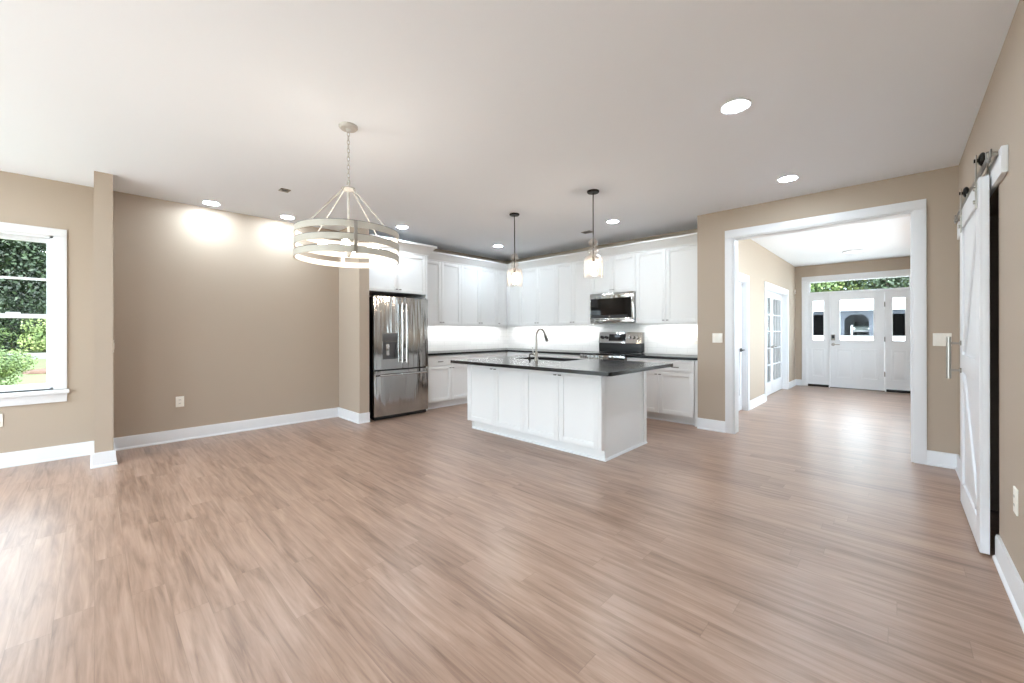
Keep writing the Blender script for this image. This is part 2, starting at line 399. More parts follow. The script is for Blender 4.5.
# ------------------------------------------------------------------ windows
def dh_window(name, label, w, shown=True):
    y0, y1, z0, z1 = w
    r = thing(name, label, 'window', (XL, (y0+y1)/2, z0), kind='structure')
    m = MB()
    m.box(XL, y0-.09, z0-.01, XL+.02, y0, z1, .003); m.box(XL, y1, z0-.01, XL+.02, y1+.09, z1, .003); m.box(XL, y0-.09, z1, XL+.02, y1+.09, z1+.075, .003)
    m.build('casing', 'trim', r)
    m = MB(); m.box(XL, y0-.105, z0-.05, XL+.05, y1+.105, z0-.012, .004); m.box(XL, y0-.09, z0-.135, XL+.017, y1+.09, z0-.05, .003)
    m.build('window_sill', 'trim', r)
    m = MB(); t = .035
    m.box(XL-.14, y0, z0-.012, XL, y0+t*.6, z1); m.box(XL-.14, y1-t*.6, z0-.012, XL, y1, z1); m.box(XL-.14, y0, z1-t*.6, XL, y1, z1); m.box(XL-.14, y0, z0-.012, XL, y1, z0+.012)
    m.build('window_frame', 'trim', r)
    zm = 1.405; a0, a1 = y0+.021, y1-.021
    for nm, xa, xb, za, zb in (('upper_sash', XL-.10, XL-.07, zm-.02, z1-.021), ('lower_sash', XL-.068, XL-.038, z0+.012, zm+.022)):
        m = MB(); s_ = .026
        m.box(xa, a0, za, xb, a0+s_, zb, .002); m.box(xa, a1-s_, za, xb, a1, zb, .002)
        m.box(xa, a0+s_, zb-(.042 if nm == 'upper_sash' else .042), xb, a1-s_, zb, .002); m.box(xa, a0+s_, za, xb, a1-s_, za+.04, .002)
        if nm == 'upper_sash': m.box(xa+.004, a0+s_, 1.755, xb-.004, a1-s_, 1.778)
        o = m.build(nm, 'trim', r)
        MB().box((xa+xb)/2-.003, a0+.01, za+.01, (xa+xb)/2+.003, a1-.01, zb-.01).build('pane', 'glass', o)
    MB().box(XL-.066, (y0+y1)/2+.16, zm+.022, XL-.044, (y0+y1)/2+.25, zm+.037, .004).build('sash_lock', 'trim', r)
dh_window('window_1', 'white double hung window at the left edge looking onto woods and lawn', WIN1)
dh_window('added_window_2', 'unseen double hung window added on the left wall to let in daylight', WIN2)  # added out of view to let more daylight in
def picture_window(name, label, w):
    a0, a1, b0, b1 = w
    r = thing(name, label, 'window', (XR, (a0+a1)/2, b0), kind='structure')
    m = MB()
    m.box(XR-.02, a0-.09, b0-.09, XR, a0, b1+.09, .003); m.box(XR-.02, a1, b0-.09, XR, a1+.09, b1+.09, .003); m.box(XR-.02, a0, b1, XR, a1, b1+.09, .003); m.box(XR-.02, a0, b0-.09, XR, a1, b0, .003); m.build('casing', 'trim', r)
    m = MB(); m.box(XR+.04, a0, b0, XR+.09, a0+.05, b1); m.box(XR+.04, a1-.05, b0, XR+.09, a1, b1); m.box(XR+.04, a0+.05, b1-.05, XR+.09, a1-.05, b1); m.box(XR+.04, a0+.05, b0, XR+.09, a1-.05, b0+.05); m.box(XR+.045, (a0+a1)/2-.02, b0+.05, XR+.085, (a0+a1)/2+.02, b1-.05); m.build('window_frame', 'trim', r)
    MB().box(XR+.062, a0+.03, b0+.03, XR+.068, a1-.03, b1-.03).build('pane', 'glass', r)
picture_window('added_window_3', 'unseen picture window added on the right side of the foyer for daylight', WIN3)  # unseen window added to brighten the foyer
picture_window('added_window_4', 'unseen picture window added on the right wall behind the camera for daylight', WIN4)  # unseen window added to light the room and ceiling
r = thing('added_door_4', 'glazed white patio doors added behind the camera for daylight', 'door', (-3.2, YR, 0), kind='structure')  # unseen glazing added as the main daylight source
m = MB()
for xa in (-5.6, -4.25, -2.88, -1.52, -.16): m.box(xa, YR-.1, .02, xa+.06, YR-.04, 2.35)
m.box(-5.6, YR-.1, 2.39, -.1, YR-.04, 2.45); m.box(-5.6, YR-.1, .02, -.1, YR-.04, .1)
m.build('door_frame', 'trim', r); MB().box(-5.56, YR-.073, .1, -.14, YR-.067, 2.39).build('pane', 'glass', r)

# ------------------------------------------------------------------ front entrance (door, sidelights, transom)
r = thing('door_1', 'white front entrance door with glazed upper half, sidelights and transom', 'door', (-.63, YF, 0), kind='structure')
m = MB()
m.box(-1.585, YF-.02, 0, -1.50, YF, 2.40, .003); m.box(.245, YF-.02, 0, .33, YF, 2.40, .003); m.box(-1.585, YF-.02, 2.40, .33, YF, 2.485, .003)
m.build('casing', 'trim', r)
m = MB()
for xa, xb in ((-1.50, -1.475), (-1.098, -1.076), (-.187, -.165), (.22, .245)): m.box(xa, YF, 0, xb, YF+.13, 2.10 if -1.4 < xa < .1 else 2.40)
m.box(-1.475, YF, 2.07, .22, YF+.13, 2.105); m.box(-1.475, YF, 2.36, .22, YF+.13, 2.40)
m.build('door_frame', 'trim', r)
m = MB(); m.box(-1.475, YF+.03, 2.105, .22, YF+.07, 2.128); m.box(-1.475, YF+.03, 2.345, .22, YF+.07, 2.36); m.box(-1.475, YF+.03, 2.128, -1.437, YF+.07, 2.345); m.box(.175, YF+.03, 2.128, .22, YF+.07, 2.345)
t = m.build('transom', 'trim', r); MB().box(-1.437, YF+.045, 2.128, .175, YF+.051, 2.345).build('pane', 'glass', t)
def lite_leaf(name, x0, x1, g0, g1, zb, panels):
    m = MB(); y0, y1 = YF+.025, YF+.068; z0, z1 = zb, 2.068; gz0, gz1 = 1.05, 1.925
    m.box(x0, y0, z0, g0, y1, z1); m.box(g1, y0, z0, x1, y1, z1); m.box(g0, y0, gz1, g1, y1, z1); m.box(g0, y0, z0, g1, y1, gz0)
    f = .024                                    # raised glazing frame
    m.box(g0-f, y0-.012, gz0-f, g0, y0, gz1+f, .003); m.box(g1, y0-.012, gz0-f, g1+f, y0, gz1+f, .003)
    m.box(g0, y0-.012, gz1, g1, y0, gz1+f, .003); m.box(g0, y0-.012, gz0-f, g1, y0, gz0, .003)
    for p0, p1 in panels:                       # raised panel moulding below the glass
        zz0, zz1 = .22, .86; k = .018
        m.box(p0, y0-.006, zz0, p0+k, y0, zz1, .002); m.box(p1-k, y0-.006, zz0, p1, y0, zz1, .002); m.box(p0+k, y0-.006, zz1-k, p1-k, y0, zz1, .002); m.box(p0+k, y0-.006, zz0, p1-k, y0, zz0+k, .002)
        m.box(p0+.05, y0-.004, zz0+.05, p1-.05, y0, zz1-.05, .003)
    o = m.build(name, 'trim', r)
    MB().box(g0, (y0+y1)/2-.003, gz0, g1, (y0+y1)/2+.003, gz1).build('pane', 'glass', o)
    return o
lite_leaf('sidelight', -1.475, -1.098, -1.385, -1.19, .055, [(-1.41, -1.165)])
lite_leaf('sidelight', -.165, .22, -.07, .115, .055, [(-.095, .145)])
leaf = lite_leaf('door_leaf', -1.074, -.189, -.905, -.36, .02, [(-.98, -.68), (-.58, -.28)])
m = MB(); m.box(-1.475, YF+.01, 0, -1.098, YF+.10, .05, .004); m.box(-.165, YF+.01, 0, .22, YF+.10, .05, .004); m.build('sill_strip', 'blackm', r)
MB().box(-1.076, YF-.01, 0, -.187, YF+.12, .016, .003).build('threshold', 'dnick', r)
k = MB().box(-1.055, YF-.005, 1.045, -.985, YF+.014, 1.175, .006).build('keypad_lock', 'nickel', leaf)
MB().box(-1.045, YF-.009, 1.085, -.995, YF-.004, 1.16, .002).build('keypad', 'black', k)
m = MB(); m.cyl((-1.02, YF+.014, .955), (-1.02, YF-.002, .955), .033); m.cyl((-1.02, YF, .955), (-1.02, YF-.05, .955), .011); m.box(-1.03, YF-.058, .944, -.90, YF-.044, .966, .005); m.build('lever_handle', 'nickel', leaf)
for z in (.36, 1.08, 1.80): MB().cyl((-.187, YF-.008, z-.05), (-.187, YF-.008, z+.05), .009).build('hinge', 'dnick', r)

# ------------------------------------------------------------------ foyer side doors
r = thing('door_2', 'closed white door with dark lever just inside the foyer', 'door', (XF, 6.7, 0), kind='structure')
def casing_y(y0, y1, zt, w=.095):
    m = MB(); m.box(XF, y0-w, 0, XF+.02, y0, zt, .003); m.box(XF, y1, 0, XF+.02, y1+w, zt, .003); m.box(XF, y0-w, zt, XF+.02, y1+w, zt+w, .003)
    m.box(XF-.15, y0-.002, 0, XF, y0+.016, zt); m.box(XF-.15, y1-.016, 0, XF, y1+.002, zt); m.box(XF-.15, y0, zt-.016, XF, y1, zt)
    return m
casing_y(D1[0], D1[1], D1[3]).build('casing', 'trim', r)
m = MB(); xa, xb = XF-.10, XF-.065; ya, yb = D1[0]+.018, D1[1]-.018
m.box(xa, ya, .012, xb-.012, yb, 2.01)
for (p, q, u, v) in ((ya, ya+.11, .012, 2.01), (yb-.11, yb, .012, 2.01), (ya+.11, yb-.11, 1.88, 2.01), (ya+.11, yb-.11, .012, .24), (ya+.11, yb-.11, .98, 1.12)): m.box(xb-.012, p, u, xb, q, v, .002)
leaf = m.build('door_leaf', 'trim', r)
m = MB(); m.cyl((xb, yb-.07, .955), (xb+.015, yb-.07, .955), .03); m.cyl((xb, yb-.07, .955), (xb+.055, yb-.07, .955), .01); m.box(xb+.045, yb-.18, .945, xb+.06, yb-.06, .966, .005); m.build('lever_handle', 'blackm', leaf)
for z in (.2, 1.05, 1.85): MB().cyl((xb+.006, ya-.006, z-.045), (xb+.006, ya-.006, z+.045), .008).build('hinge', 'blackm', r)
r = thing('door_3', 'pair of white french doors with small panes in the foyer', 'door', (XF, 9.33, 0), kind='structure')
casing_y(D3[0], D3[1], D3[3]).build('casing', 'trim', r)
ym = (D3[0]+D3[1])/2
for i, (ya, yb) in enumerate(((D3[0]+.018, ym-.002), (ym+.002, D3[1]-.018))):
    m = MB(); xa, xb = XF-.125, XF-.085; z0, z1 = .012, 2.02; s_ = .105
    m.box(xa, ya, z0, xb, ya+s_, z1, .002); m.box(xa, yb-s_, z0, xb, yb, z1, .002); m.box(xa, ya+s_, z1-.12, xb, yb-s_, z1, .002); m.box(xa, ya+s_, z0, xb, yb-s_, .26, .002)
    g0, g1, h0, h1 = ya+s_, yb-s_, .26, z1-.12
    for k in (1, 2): yy = g0+(g1-g0)*k/3; m.box(xa+.006, yy-.011, h0, xb-.006, yy+.011, h1)
    for k in range(1, 5): zz = h0+(h1-h0)*k/5; m.box(xa+.006, g0, zz-.011, xb-.006, g1, zz+.011)
    leaf = m.build('door_leaf', 'trim', r)
    MB().box((xa+xb)/2-.003, g0-.01, h0-.01, (xa+xb)/2+.003, g1+.01, h1+.01).build('pane', 'glass', leaf)
    yy = yb-.05 if i == 0 else ya+.05; dy = -.11 if i == 0 else .11
    m = MB(); m.cyl((xb, yy, .94), (xb+.014, yy, .94), .028); m.cyl((xb, yy, .94), (xb+.05, yy, .94), .009); m.box(xb+.042, yy, .93, xb+.056, yy+dy, .95, .004); m.build('lever_handle', 'nickel', leaf)

# ------------------------------------------------------------------ barn door
r = thing('barn_door', 'white sliding barn door hanging in front of the right wall', 'door', (.348, 3.9, .012))
DX0, DX1, DY0, DY1, DZ0, DZ1 = .329, .367, 3.414, 4.36, .014, 2.105
m = MB(); m.box(DX0+.012, DY0, DZ0, DX1, DY1, DZ1, .002); m.build('door_panel', 'trim', r)
m = MB(); s_ = .12; x0, x1 = DX0, DX0+.0125
m.box(x0, DY0, DZ0, x1, DY0+s_, DZ1, .002); m.box(x0, DY1-s_, DZ0, x1, DY1, DZ1, .002)
zm = 1.02
for za, zb in ((DZ0, DZ0+.16), (zm-.06, zm+.06), (DZ1-.13, DZ1)): m.box(x0, DY0+s_, za, x1, DY1-s_, zb, .002)
m.build('door_frame', 'trim', r)
def diag(ya, za, yb, zb, w=.1):
    d = Vector((yb-ya, zb-za)).normalized(); n = Vector((-d.y, d.x))*w/2
    return MB().prism([(ya+n.x, za+n.y), (yb+n.x, zb+n.y), (yb-n.x, zb-n.y), (ya-n.x, za-n.y)], 'x', DX0+.0005, DX0+.012, .002)
diag(DY1-s_-.04, zm+.11, DY0+s_+.04, DZ1-.18).build('diagonal_brace', 'trim', r)
diag(DY1-s_-.04, zm-.11, DY0+s_+.04, DZ0+.21).build('diagonal_brace', 'trim', r)
RZ = 2.165
for y in (3.50, 4.25):
    m = MB(); m.box(DX0-.006, y-.022, DZ1-.16, DX0-.001, y+.022, RZ+.085, .001); m.box(DX1+.0005, y-.022, DZ1-.16, DX1+.005, y+.022, RZ+.085, .001)
    m.box(DX0-.006, y-.022, DZ1-.005, DX0+.02, y+.022, DZ1+.002, .001)
    hg = m.build('hanger_strap', 'nickel', r)
    m = MB(); m.ball((.350, y, RZ+.058), .038, .45, 1, 1); m.cyl((DX0-.012, y, RZ+.055), (DX1+.008, y, RZ+.055), .011); m.build('wheel', 'blackm', hg)
    for z in (DZ1-.045, DZ1-.12): MB().cyl((DX0-.015, y, z), (DX0-.004, y, z), .011, seg=6).build('bolt', 'nickel', hg)
m = MB(); m.cyl((.268, 4.285, .905), (.268, 4.285, 1.205), .013); o = m.build('pull_handle', 'nickel', r)
for z in (.965, 1.16): MB().cyl((.268, 4.285, z), (DX0+.001, 4.285, z), .008).cyl((DX0-.008, 4.285, z), (DX0+.001, 4.285, z), .018).build('standoff', 'nickel', o)
r = thing('barn_door_rail', 'metal flat rail on a white backing board above the barn door', 'rail', (.38, 4.0, 2.1))
MB().box(.376, 3.15, 2.04, XR, 5.2, 2.175, .003).build('backing_board', 'trim', r)
MB().box(.347, 3.20, RZ-.02, .353, 5.0, RZ+.02, .001).build('rail', 'dnick', r)
for y in (3.24, 3.72, 4.1, 4.55, 4.95): MB().cyl((.353, y, RZ), (.376, y, RZ), .012).cyl((.340, y, RZ), (.347, y, RZ), .012, seg=6).build('standoff', 'nickel', r)
for y in (3.30, 4.92): MB().box(.341, y-.012, RZ-.024, .359, y+.012, RZ+.035, .004).build('end_stop', 'dnick', r)

# ------------------------------------------------------------------ cabinets
def shaker(axis, p, a0, a1, z0, z1, st=.058, th=.02):
    """a shaker front: axis 'x' = faces +X with face at x=p; axis 'y' = faces -Y with face at y=p"""
    m = MB(); g = .0015; a0 += g; a1 -= g; z0 += g; z1 -= g
    def bx(b0, b1, c0, c1, d0, d1, bev=0):
        if axis == 'x': m.box(p-d1, b0, c0, p-d0, b1, c1, bev)
        else: m.box(b0, p+d0, c0, b1, p+d1, c1, bev)
    st = min(st, (z1-z0)*.3)
    bx(a0, a0+st, z0, z1, 0, th, .0015); bx(a1-st, a1, z0, z1, 0, th, .0015)
    bx(a0+st, a1-st, z1-st, z1, 0, th, .0015); bx(a0+st, a1-st, z0, z0+st, 0, th, .0015)
    bx(a0+st, a1-st, z0+st, z1-st, .009, th)
    return m
def knob(axis, p, a, z, parent, name='knob', w=.034):
    m = MB()
    if axis == 'x': m.cyl((p, a, z), (p+.02, a, z), .005, seg=10); m.box(p+.018, a-w/2, z-.006, p+.029, a+w/2, z+.006, .003)
    else: m.cyl((a, p, z), (a, p-.02, z), .005, seg=10); m.box(a-w/2, p-.029, z-.006, a+w/2, p-.018, z+.006, .003)
    return m.build(name, 'dnick', parent)
UZ0, UZ1 = 1.365, 2.47
def wall_cab(label, axis, a0, a1, z0=UZ0, z1=UZ1, knobs=True, split=True, kz=.045):
    G = 'white wall cabinets'
    if axis == 'x':
        r = thing('wall_cabinet', label, 'cabinet', (XL, (a0+a1)/2, z0), G); f = -5.60
        MB().box(XL+.002, a0+.0015, z0+.02, f-.022, a1-.0015, z1).box(f-.045, a0+.0015, z0, f-.022, a1-.0015, z0+.02).build('cabinet_body', 'cab', r)
    else:
        r = thing('wall_cabinet', label, 'cabinet', ((a0+a1)/2, YB, z0), G); f = 5.70
        MB().box(a0+.0015, f+.022, z0+.02, a1-.0015, YB-.002, z1).box(a0+.0015, f+.022, z0, a1-.0015, f+.045, z0+.02).build('cabinet_body', 'cab', r)
    mid = (a0+a1)/2
    prs = ((a0, mid, mid-.028), (mid, a1, mid+.028)) if split else ((a0, a1, a1-.028),)
    for b0, b1, kp in prs:
        d = shaker(axis, f, b0, b1, z0, z1-.03).build('door', 'cab', r)
        knob(axis, f, kp, z0+kz, d)
    return r
wall_cab('white wall cabinet right beside the refrigerator', 'x', 3.665, 4.525)
wall_cab('white wall cabinet on the left wall, second from the refrigerator', 'x', 4.525, 5.425)
r = thing('corner_wall_cabinet', 'white corner wall cabinet with two narrow doors meeting at the inside corner', 'cabinet', (XL, YB, UZ0), 'white wall cabinets')
MB().prism([(XL+.002, 5.428), (-5.622, 5.428), (-5.622, 5.722), (-5.253, 5.722), (-5.253, YB-.002), (XL+.002, YB-.002)], 'z', UZ0+.02, UZ1).build('cabinet_body', 'cab', r)
d = shaker('x', -5.60, 5.425, 5.70, UZ0, UZ1-.03).build('door', 'cab', r); knob('x', -5.60, 5.455, UZ0+.045, d)
shaker('y', 5.70, -5.60, -5.25, UZ0, UZ1-.03).build('door', 'cab', r)
wall_cab('white wall cabinet on the back wall next to the corner', 'y', -5.25, -4.39)
wall_cab('white wall cabinet just left of the microwave', 'y', -4.39, -3.655)
wall_cab('short white cabinet directly above the microwave', 'y', -3.655, -2.87, z0=1.865)
wall_cab('white wall cabinet right of the microwave beside the beige wall', 'y', -2.87, -1.935)
# refrigerator cabinet
r = thing('refrigerator_cabinet', 'white cabinet over the refrigerator with two small doors', 'cabinet', (XL, 3.15, 1.83), 'white wall cabinets')
MB().box(XL+.002, 2.655, 1.832, -5.392, 3.625, 2.47).build('cabinet_body', 'cab', r)
MB().box(XL+.002, 3.627, 0, -5.372, 3.661, 2.47, .001).build('side_panel', 'cab', r)
for b0, b1, kp in ((2.655, 3.14, 3.112), (3.14, 3.625, 3.168)):
    d = shaker('x', -5.37, b0, b1, 1.832, 2.44).build('door', 'cab', r); knob('x', -5.37, kp, 1.88, d)
# crown mouldings
CR = [(-.03, 0), (.006, 0), (.012, .02), (.03, .035), (.075, .10), (.10, .112), (.10, .135), (-.03, .135)]
m = MB(); m.sweep([(-5.60, 3.664), (-5.60, 5.70), (-1.935, 5.70)], [(o, 2.44+z) for o, z in CR])
tag(m.build('crown_molding', 'cab', loc=(-5.6, 5.7, 2.44)), 'white crown molding running around the corner above the wall cabinets', 'molding')
m = MB(); m.sweep([(XL, 2.653), (-5.37, 2.653), (-5.37, 3.662), (XL, 3.662)], [(o if o < .02 else o*1.1, 2.44+z*1.2) for o, z in CR])
bmv = m.bm
for v in bmv.verts: v.co.y = max(v.co.y, 2.652)
tag(m.build('crown_molding', 'cab', loc=(-5.37, 3.15, 2.44)), 'white crown molding on top of the refrigerator cabinet', 'molding')
# filler beside the beige wall
tag(MB().box(-1.935, 5.702, UZ0, -1.861, 5.722, UZ1).build('filler_strip', 'cab', loc=(-1.9, 5.71, UZ0)), 'white filler strip between last wall cabinet and beige wall', 'filler')
# LED strips
def led(label, x0, y0, x1, y1):
    r = thing('under_cabinet_light', label, 'light', ((x0+x1)/2, (y0+y1)/2, 1.375), 'under cabinet light strips')
    MB().box(x0-.004, y0-.004, 1.374, x1+.004, y1+.004, 1.385).build('housing', 'cab', r); MB().box(x0, y0, 1.371, x1, y1, 1.374).build('diffuser', 'led', r)
led('light strip under the wall cabinets of the left wall', -5.82, 3.70, -5.76, 5.74)
led('light strip under the back wall cabinets left of the microwave', -5.70, 5.85, -3.74, 5.91)
led('light strip under the cabinet right of the microwave', -2.86, 5.85, -1.95, 5.91)

# base cabinets
CZ = .905; CT = .033; BZ = CZ-CT
def base_cab(label, axis, a0, a1, f, back, n=2, toe=True):
    r = thing('base_cabinet', label, 'cabinet', ((back, (a0+a1)/2, 0) if axis == 'x' else ((a0+a1)/2, back, 0)), 'white base cabinets')
    m = MB(); e = .0015
    if axis == 'x':
        m.box(back+.002, a0+e, .11, f-.022, a1-e, BZ); m.box(back+.002, a0+e, 0, f-.09, a1-e, .11)
    else:
        m.box(a0+e, f+.022, .11, a1-e, back-.002, BZ); m.box(a0+e, f+.09, 0, a1-e, back-.002, .11)
    m.build('cabinet_body', 'cab', r)
    w = (a1-a0)/n
    for i in range(n):
        b0, b1 = a0+i*w, a0+(i+1)*w
        dr = shaker(axis, f, b0, b1, .70, BZ-.012, .04).build('drawer', 'cab', r); knob(axis, f, (b0+b1)/2, .765, dr, 'drawer_pull', .10)
        d = shaker(axis, f, b0, b1, .115, .697).build('door', 'cab', r)
        kp = (b1-.028 if i % 2 == 0 else b0+.028); knob(axis, f, kp, .655, d)
    return r
base_cab('white base cabinet right beside the refrigerator', 'x', 3.665, 4.57, -5.36, XL)
base_cab('white base cabinet on the left wall next to the corner', 'x', 4.57, 5.44, -5.36, XL)
base_cab('white base cabinet left of the range behind the island', 'y', -5.355, -3.67, 5.44, YB, 4)
base_cab('white base cabinet right of the range beside the beige wall', 'y', -2.88, -1.92, 5.44, YB)
tag(MB().box(-1.919, 5.46, .0, -1.861, 5.475, BZ).build('filler_strip', 'cab', loc=(-1.89, 5.46, 0)), 'white filler strip between the right base cabinet and beige wall', 'filler')
m = MB(); m.sweep([(-5.45, 3.665), (-5.45, 5.53), (-3.67, 5.53)], [(0, 0), (.014, 0), (.012, .012), (.004, .018), (0, .018)]); m.sweep([(-2.88, 5.53), (-1.862, 5.53)], [(0, 0), (.014, 0), (.012, .012), (.004, .018), (0, .018)])
struct(m.build('trim_2', 'trim'), 'white shoe molding along the base cabinet toe kicks', 'trim')
tag(MB().prism([(XL+.01, 3.664), (-5.33, 3.664), (-5.33, 5.41), (-3.668, 5.41), (-3.668, YB-.01), (XL+.01, YB-.01)], 'z', BZ, CZ, .003).build('countertop', 'stone', loc=(-5.6, 5.7, BZ)), 'dark stone countertop wrapping the corner from refrigerator to range', 'countertop')
tag(MB().prism([(-2.882, 5.41), (-1.861, 5.41), (-1.861, YB-.01), (-2.882, YB-.01)], 'z', BZ, CZ, .003).build('countertop', 'stone', loc=(-2.4, 5.7, BZ)), 'dark stone countertop right of the range', 'countertop')
m = MB(); m.box(XL, 3.664, CZ, XL+.009, YB-.01, UZ0+.018)
tag(m.build('backsplash', 'tile'), 'white subway tile backsplash on the left wall beside the refrigerator', 'backsplash')
m = MB(); m.box(XL, YB-.009, CZ, -3.664, YB, UZ0+.018); m.box(-3.664, YB-.009, .90, -2.886, YB, 1.393); m.box(-2.886, YB-.009, CZ, -1.861, YB, UZ0+.018)
tag(m.build('backsplash', 'tile'), 'white subway tile backsplash on the back wall behind the range', 'backsplash')

# ------------------------------------------------------------------ refrigerator
FX = -5.245; FY0, FY1 = 2.70, 3.59
r = thing('refrigerator', 'stainless steel french door refrigerator with water dispenser', 'refrigerator', (-5.6, 3.145, 0))
m = MB(); m.box(XL+.04, FY0+.012, .02, FX-.075, FY1-.012, 1.745, .004); m.build('cabinet_body', 'black', r)
MB().box(FX-.11, FY0+.02, 0.004, FX-.035, FY1-.02, .05, .003).build('toe_grille', 'black', r)
for y in (FY0+.06, FY1-.06): MB().box(FX-.09, y-.04, 1.745, FX-.02, y+.04, 1.765, .004).build('hinge_cover', 'grayplastic', r)
def curved_door(y0, y1, z0, z1, hole=None):
    m = MB(); n = 10; th = .065; prof = []
    for i in range(n+1):
        t = i/n; y = y0+(y1-y0)*t; x = FX-.012*(2*abs((y-(FY0+FY1)/2)/(FY1-FY0)))**2.2; prof.append((x, y))
    pts = [(FX-th, y0+.004), (FX-th, y1-.004)] + prof[::-1]
    if hole is None: m.prism(pts, 'z', z0, z1, .003)
    else:
        h0, h1, k0, k1 = hole
        def part(ya, yb, za, zb):
            q = [(FX-.012*(2*abs((y-(FY0+FY1)/2)/(FY1-FY0)))**2.2, y) for y in [ya+(yb-ya)*i/4 for i in range(5)]]
            m.prism([(FX-th, ya), (FX-th, yb)]+q[::-1], 'z', za, zb)
        part(y0, h0, z0, z1); part(h1, y1, z0, z1); part(h0, h1, z0, k0); part(h0, h1, k1, z1)
    return m
ym = (FY0+FY1)/2
hol = (FY0+.13, FY0+.36, .86, 1.11)
dl = curved_door(FY0, ym-.003, .715, 1.752, hol).build('left_door', 'steel', r)
dr_ = curved_door(ym+.003, FY1, .715, 1.752).build('right_door', 'steel', r)
dz = curved_door(FY0, FY1, .055, .695).build('freezer_drawer', 'steel', r)
MB().box(FX-.10, FY0+.01, .66, FX-.05, FY1-.01, .75).build('gasket', 'black', r)
m = MB(); m.box(FX-.064, hol[0], hol[2], FX-.058, hol[1], hol[3]); m.box(FX-.058, hol[0], hol[2], FX-.012, hol[0]+.008, hol[3]); m.box(FX-.058, hol[1]-.008, hol[2], FX-.012, hol[1], hol[3]); m.box(FX-.058, hol[0], hol[3]-.03, FX-.012, hol[1], hol[3])
disp = m.build('dispenser', 'grayplastic', dl)
MB().box(FX-.05, hol[0]+.004, hol[2]-.005, FX-.006, hol[1]-.004, hol[2]+.012, .002).build('drip_tray', 'grayplastic', dl)
MB().box(FX-.056, hol[0]+.075, hol[2]+.05, FX-.044, hol[0]+.125, hol[3]-.03, .004).build('paddle', 'steel2', dl)
MB().box(FX-.012, hol[0]-.005, hol[3]+.005, FX+.0005, hol[1]+.005, hol[3]+.12, .002).build('control_panel', 'grayplastic', dl)
def bar(y0, z0, y1, z1, par, bow=0.0):
    m = MB(); n = 9
    pts = [(FX+.045+bow*math.sin(math.pi*i/(n-1)), y0+(y1-y0)*i/(n-1), z0+(z1-z0)*i/(n-1)) for i in range(n)]
    m.tube(pts, .0125, 10)
    for t in (.04, .96):
        y = y0+(y1-y0)*t; z = z0+(z1-z0)*t; m.cyl((FX-.005, y, z), (FX+.045, y, z), .010, seg=10)
    return m.build('handle', 'steel2', par)
bar(ym-.035, .80, ym-.035, 1.66, dl, .012); bar(ym+.035, .80, ym+.035, 1.66, dr_, .012); bar(FY0+.06, .635, FY1-.06, .635, dz, .008)

# ------------------------------------------------------------------ microwave
MX0, MX1, MY, MZ0, MZ1 = -3.652, -2.873, 5.655, 1.395, 1.86
r = thing('microwave', 'stainless over the range microwave with black glass door', 'microwave', (-3.26, 5.85, MZ0))
MB().box(MX0, MY+.03, MZ0, MX1, YB-.012, MZ1-.002, .003).build('case', 'grayplastic', r)
MB().box(MX0, MY, MZ1-.085, MX1, MY+.03, MZ1-.002, .003).build('top_vent_panel', 'steel', r)
m = MB(); dz0, dz1 = MZ0+.045, MZ1-.088
m.box(MX0, MY, dz0, MX0+.018, MY+.03, dz1, .002); m.box(MX1-.045, MY, dz0, MX1, MY+.03, dz1, .002); m.box(MX0+.018, MY, dz0, MX1-.045, MY+.03, dz0+.02, .002)
dd = m.build('door', 'steel', r)
MB().box(MX0+.018, MY+.002, dz0+.02, MX1-.045, MY+.03, dz1).build('window', 'bglass', dd)
MB().box(MX0+.02, MY-.0005, dz0+.024, MX1-.097, MY+.003, dz0+.07).build('control_strip', 'black', dd)
MB().cyl((-3.29, MY-.002, dz0+.047), (-3.29, MY+.003, dz0+.047), .012).build('badge', 'steel2', dd)
MB().box(MX0, MY+.002, MZ0-.002, MX1, MY+.032, MZ0+.043, .004).build('bottom_panel', 'steel', r)
MB().box(MX0+.27, MY-.001, MZ0+.01, MX1-.24, MY+.004, MZ0+.032, .001).build('vent_slot', 'black', r)
m = MB(); m.tube([(MX0+.22, MY-.03, MZ0+.03), (MX1-.22, MY-.03, MZ0+.03)], .009, 10)
for x in (MX0+.25, MX1-.25): m.cyl((x, MY+.004, MZ0+.03), (x, MY-.03, MZ0+.03), .007, seg=8)
m.build('handle', 'steel2', dd)

# ------------------------------------------------------------------ range
RX0, RX1 = -3.662, -2.888
r = thing('range', 'stainless electric range with black glass cooktop and raised control panel', 'stove', (-3.275, 5.7, 0))
m = MB(); m.box(RX0, 5.43, .05, RX1, YB-.03, .885, .003); m.box(RX0+.02, 5.47, 0, RX1-.02, YB-.05, .05); m.build('oven_body', 'black', r)
MB().box(RX0, 5.40, .885, RX1, YB-.10, .912, .004).build('cooktop', 'bglass', r)
m = MB(); m.box(RX0+.005, 5.385, .28, RX1-.005, 5.43, .80, .004); od = m.build('oven_door', 'steel', r)
MB().box(RX0+.09, 5.383, .36, RX1-.09, 5.388, .66, .002).build('window', 'bglass', od)
m = MB(); m.tube([(RX0+.05, 5.335, .755), (RX1-.05, 5.335, .755)], .013, 10)
for x in (RX0+.08, RX1-.08): m.cyl((x, 5.39, .755), (x, 5.335, .755), .010, seg=10)
m.build('handle', 'steel2', od)
MB().box(RX0, 5.39, .805, RX1, 5.43, .884, .003).build('front_trim', 'steel', r)
MB().box(RX0+.005, 5.387, .075, RX1-.005, 5.43, .272, .004).build('storage_drawer', 'steel', r)
m = MB(); m.box(RX0, YB-.10, .912, RX1, YB-.012, 1.06, .003); m.build('backguard_base', 'black', r)
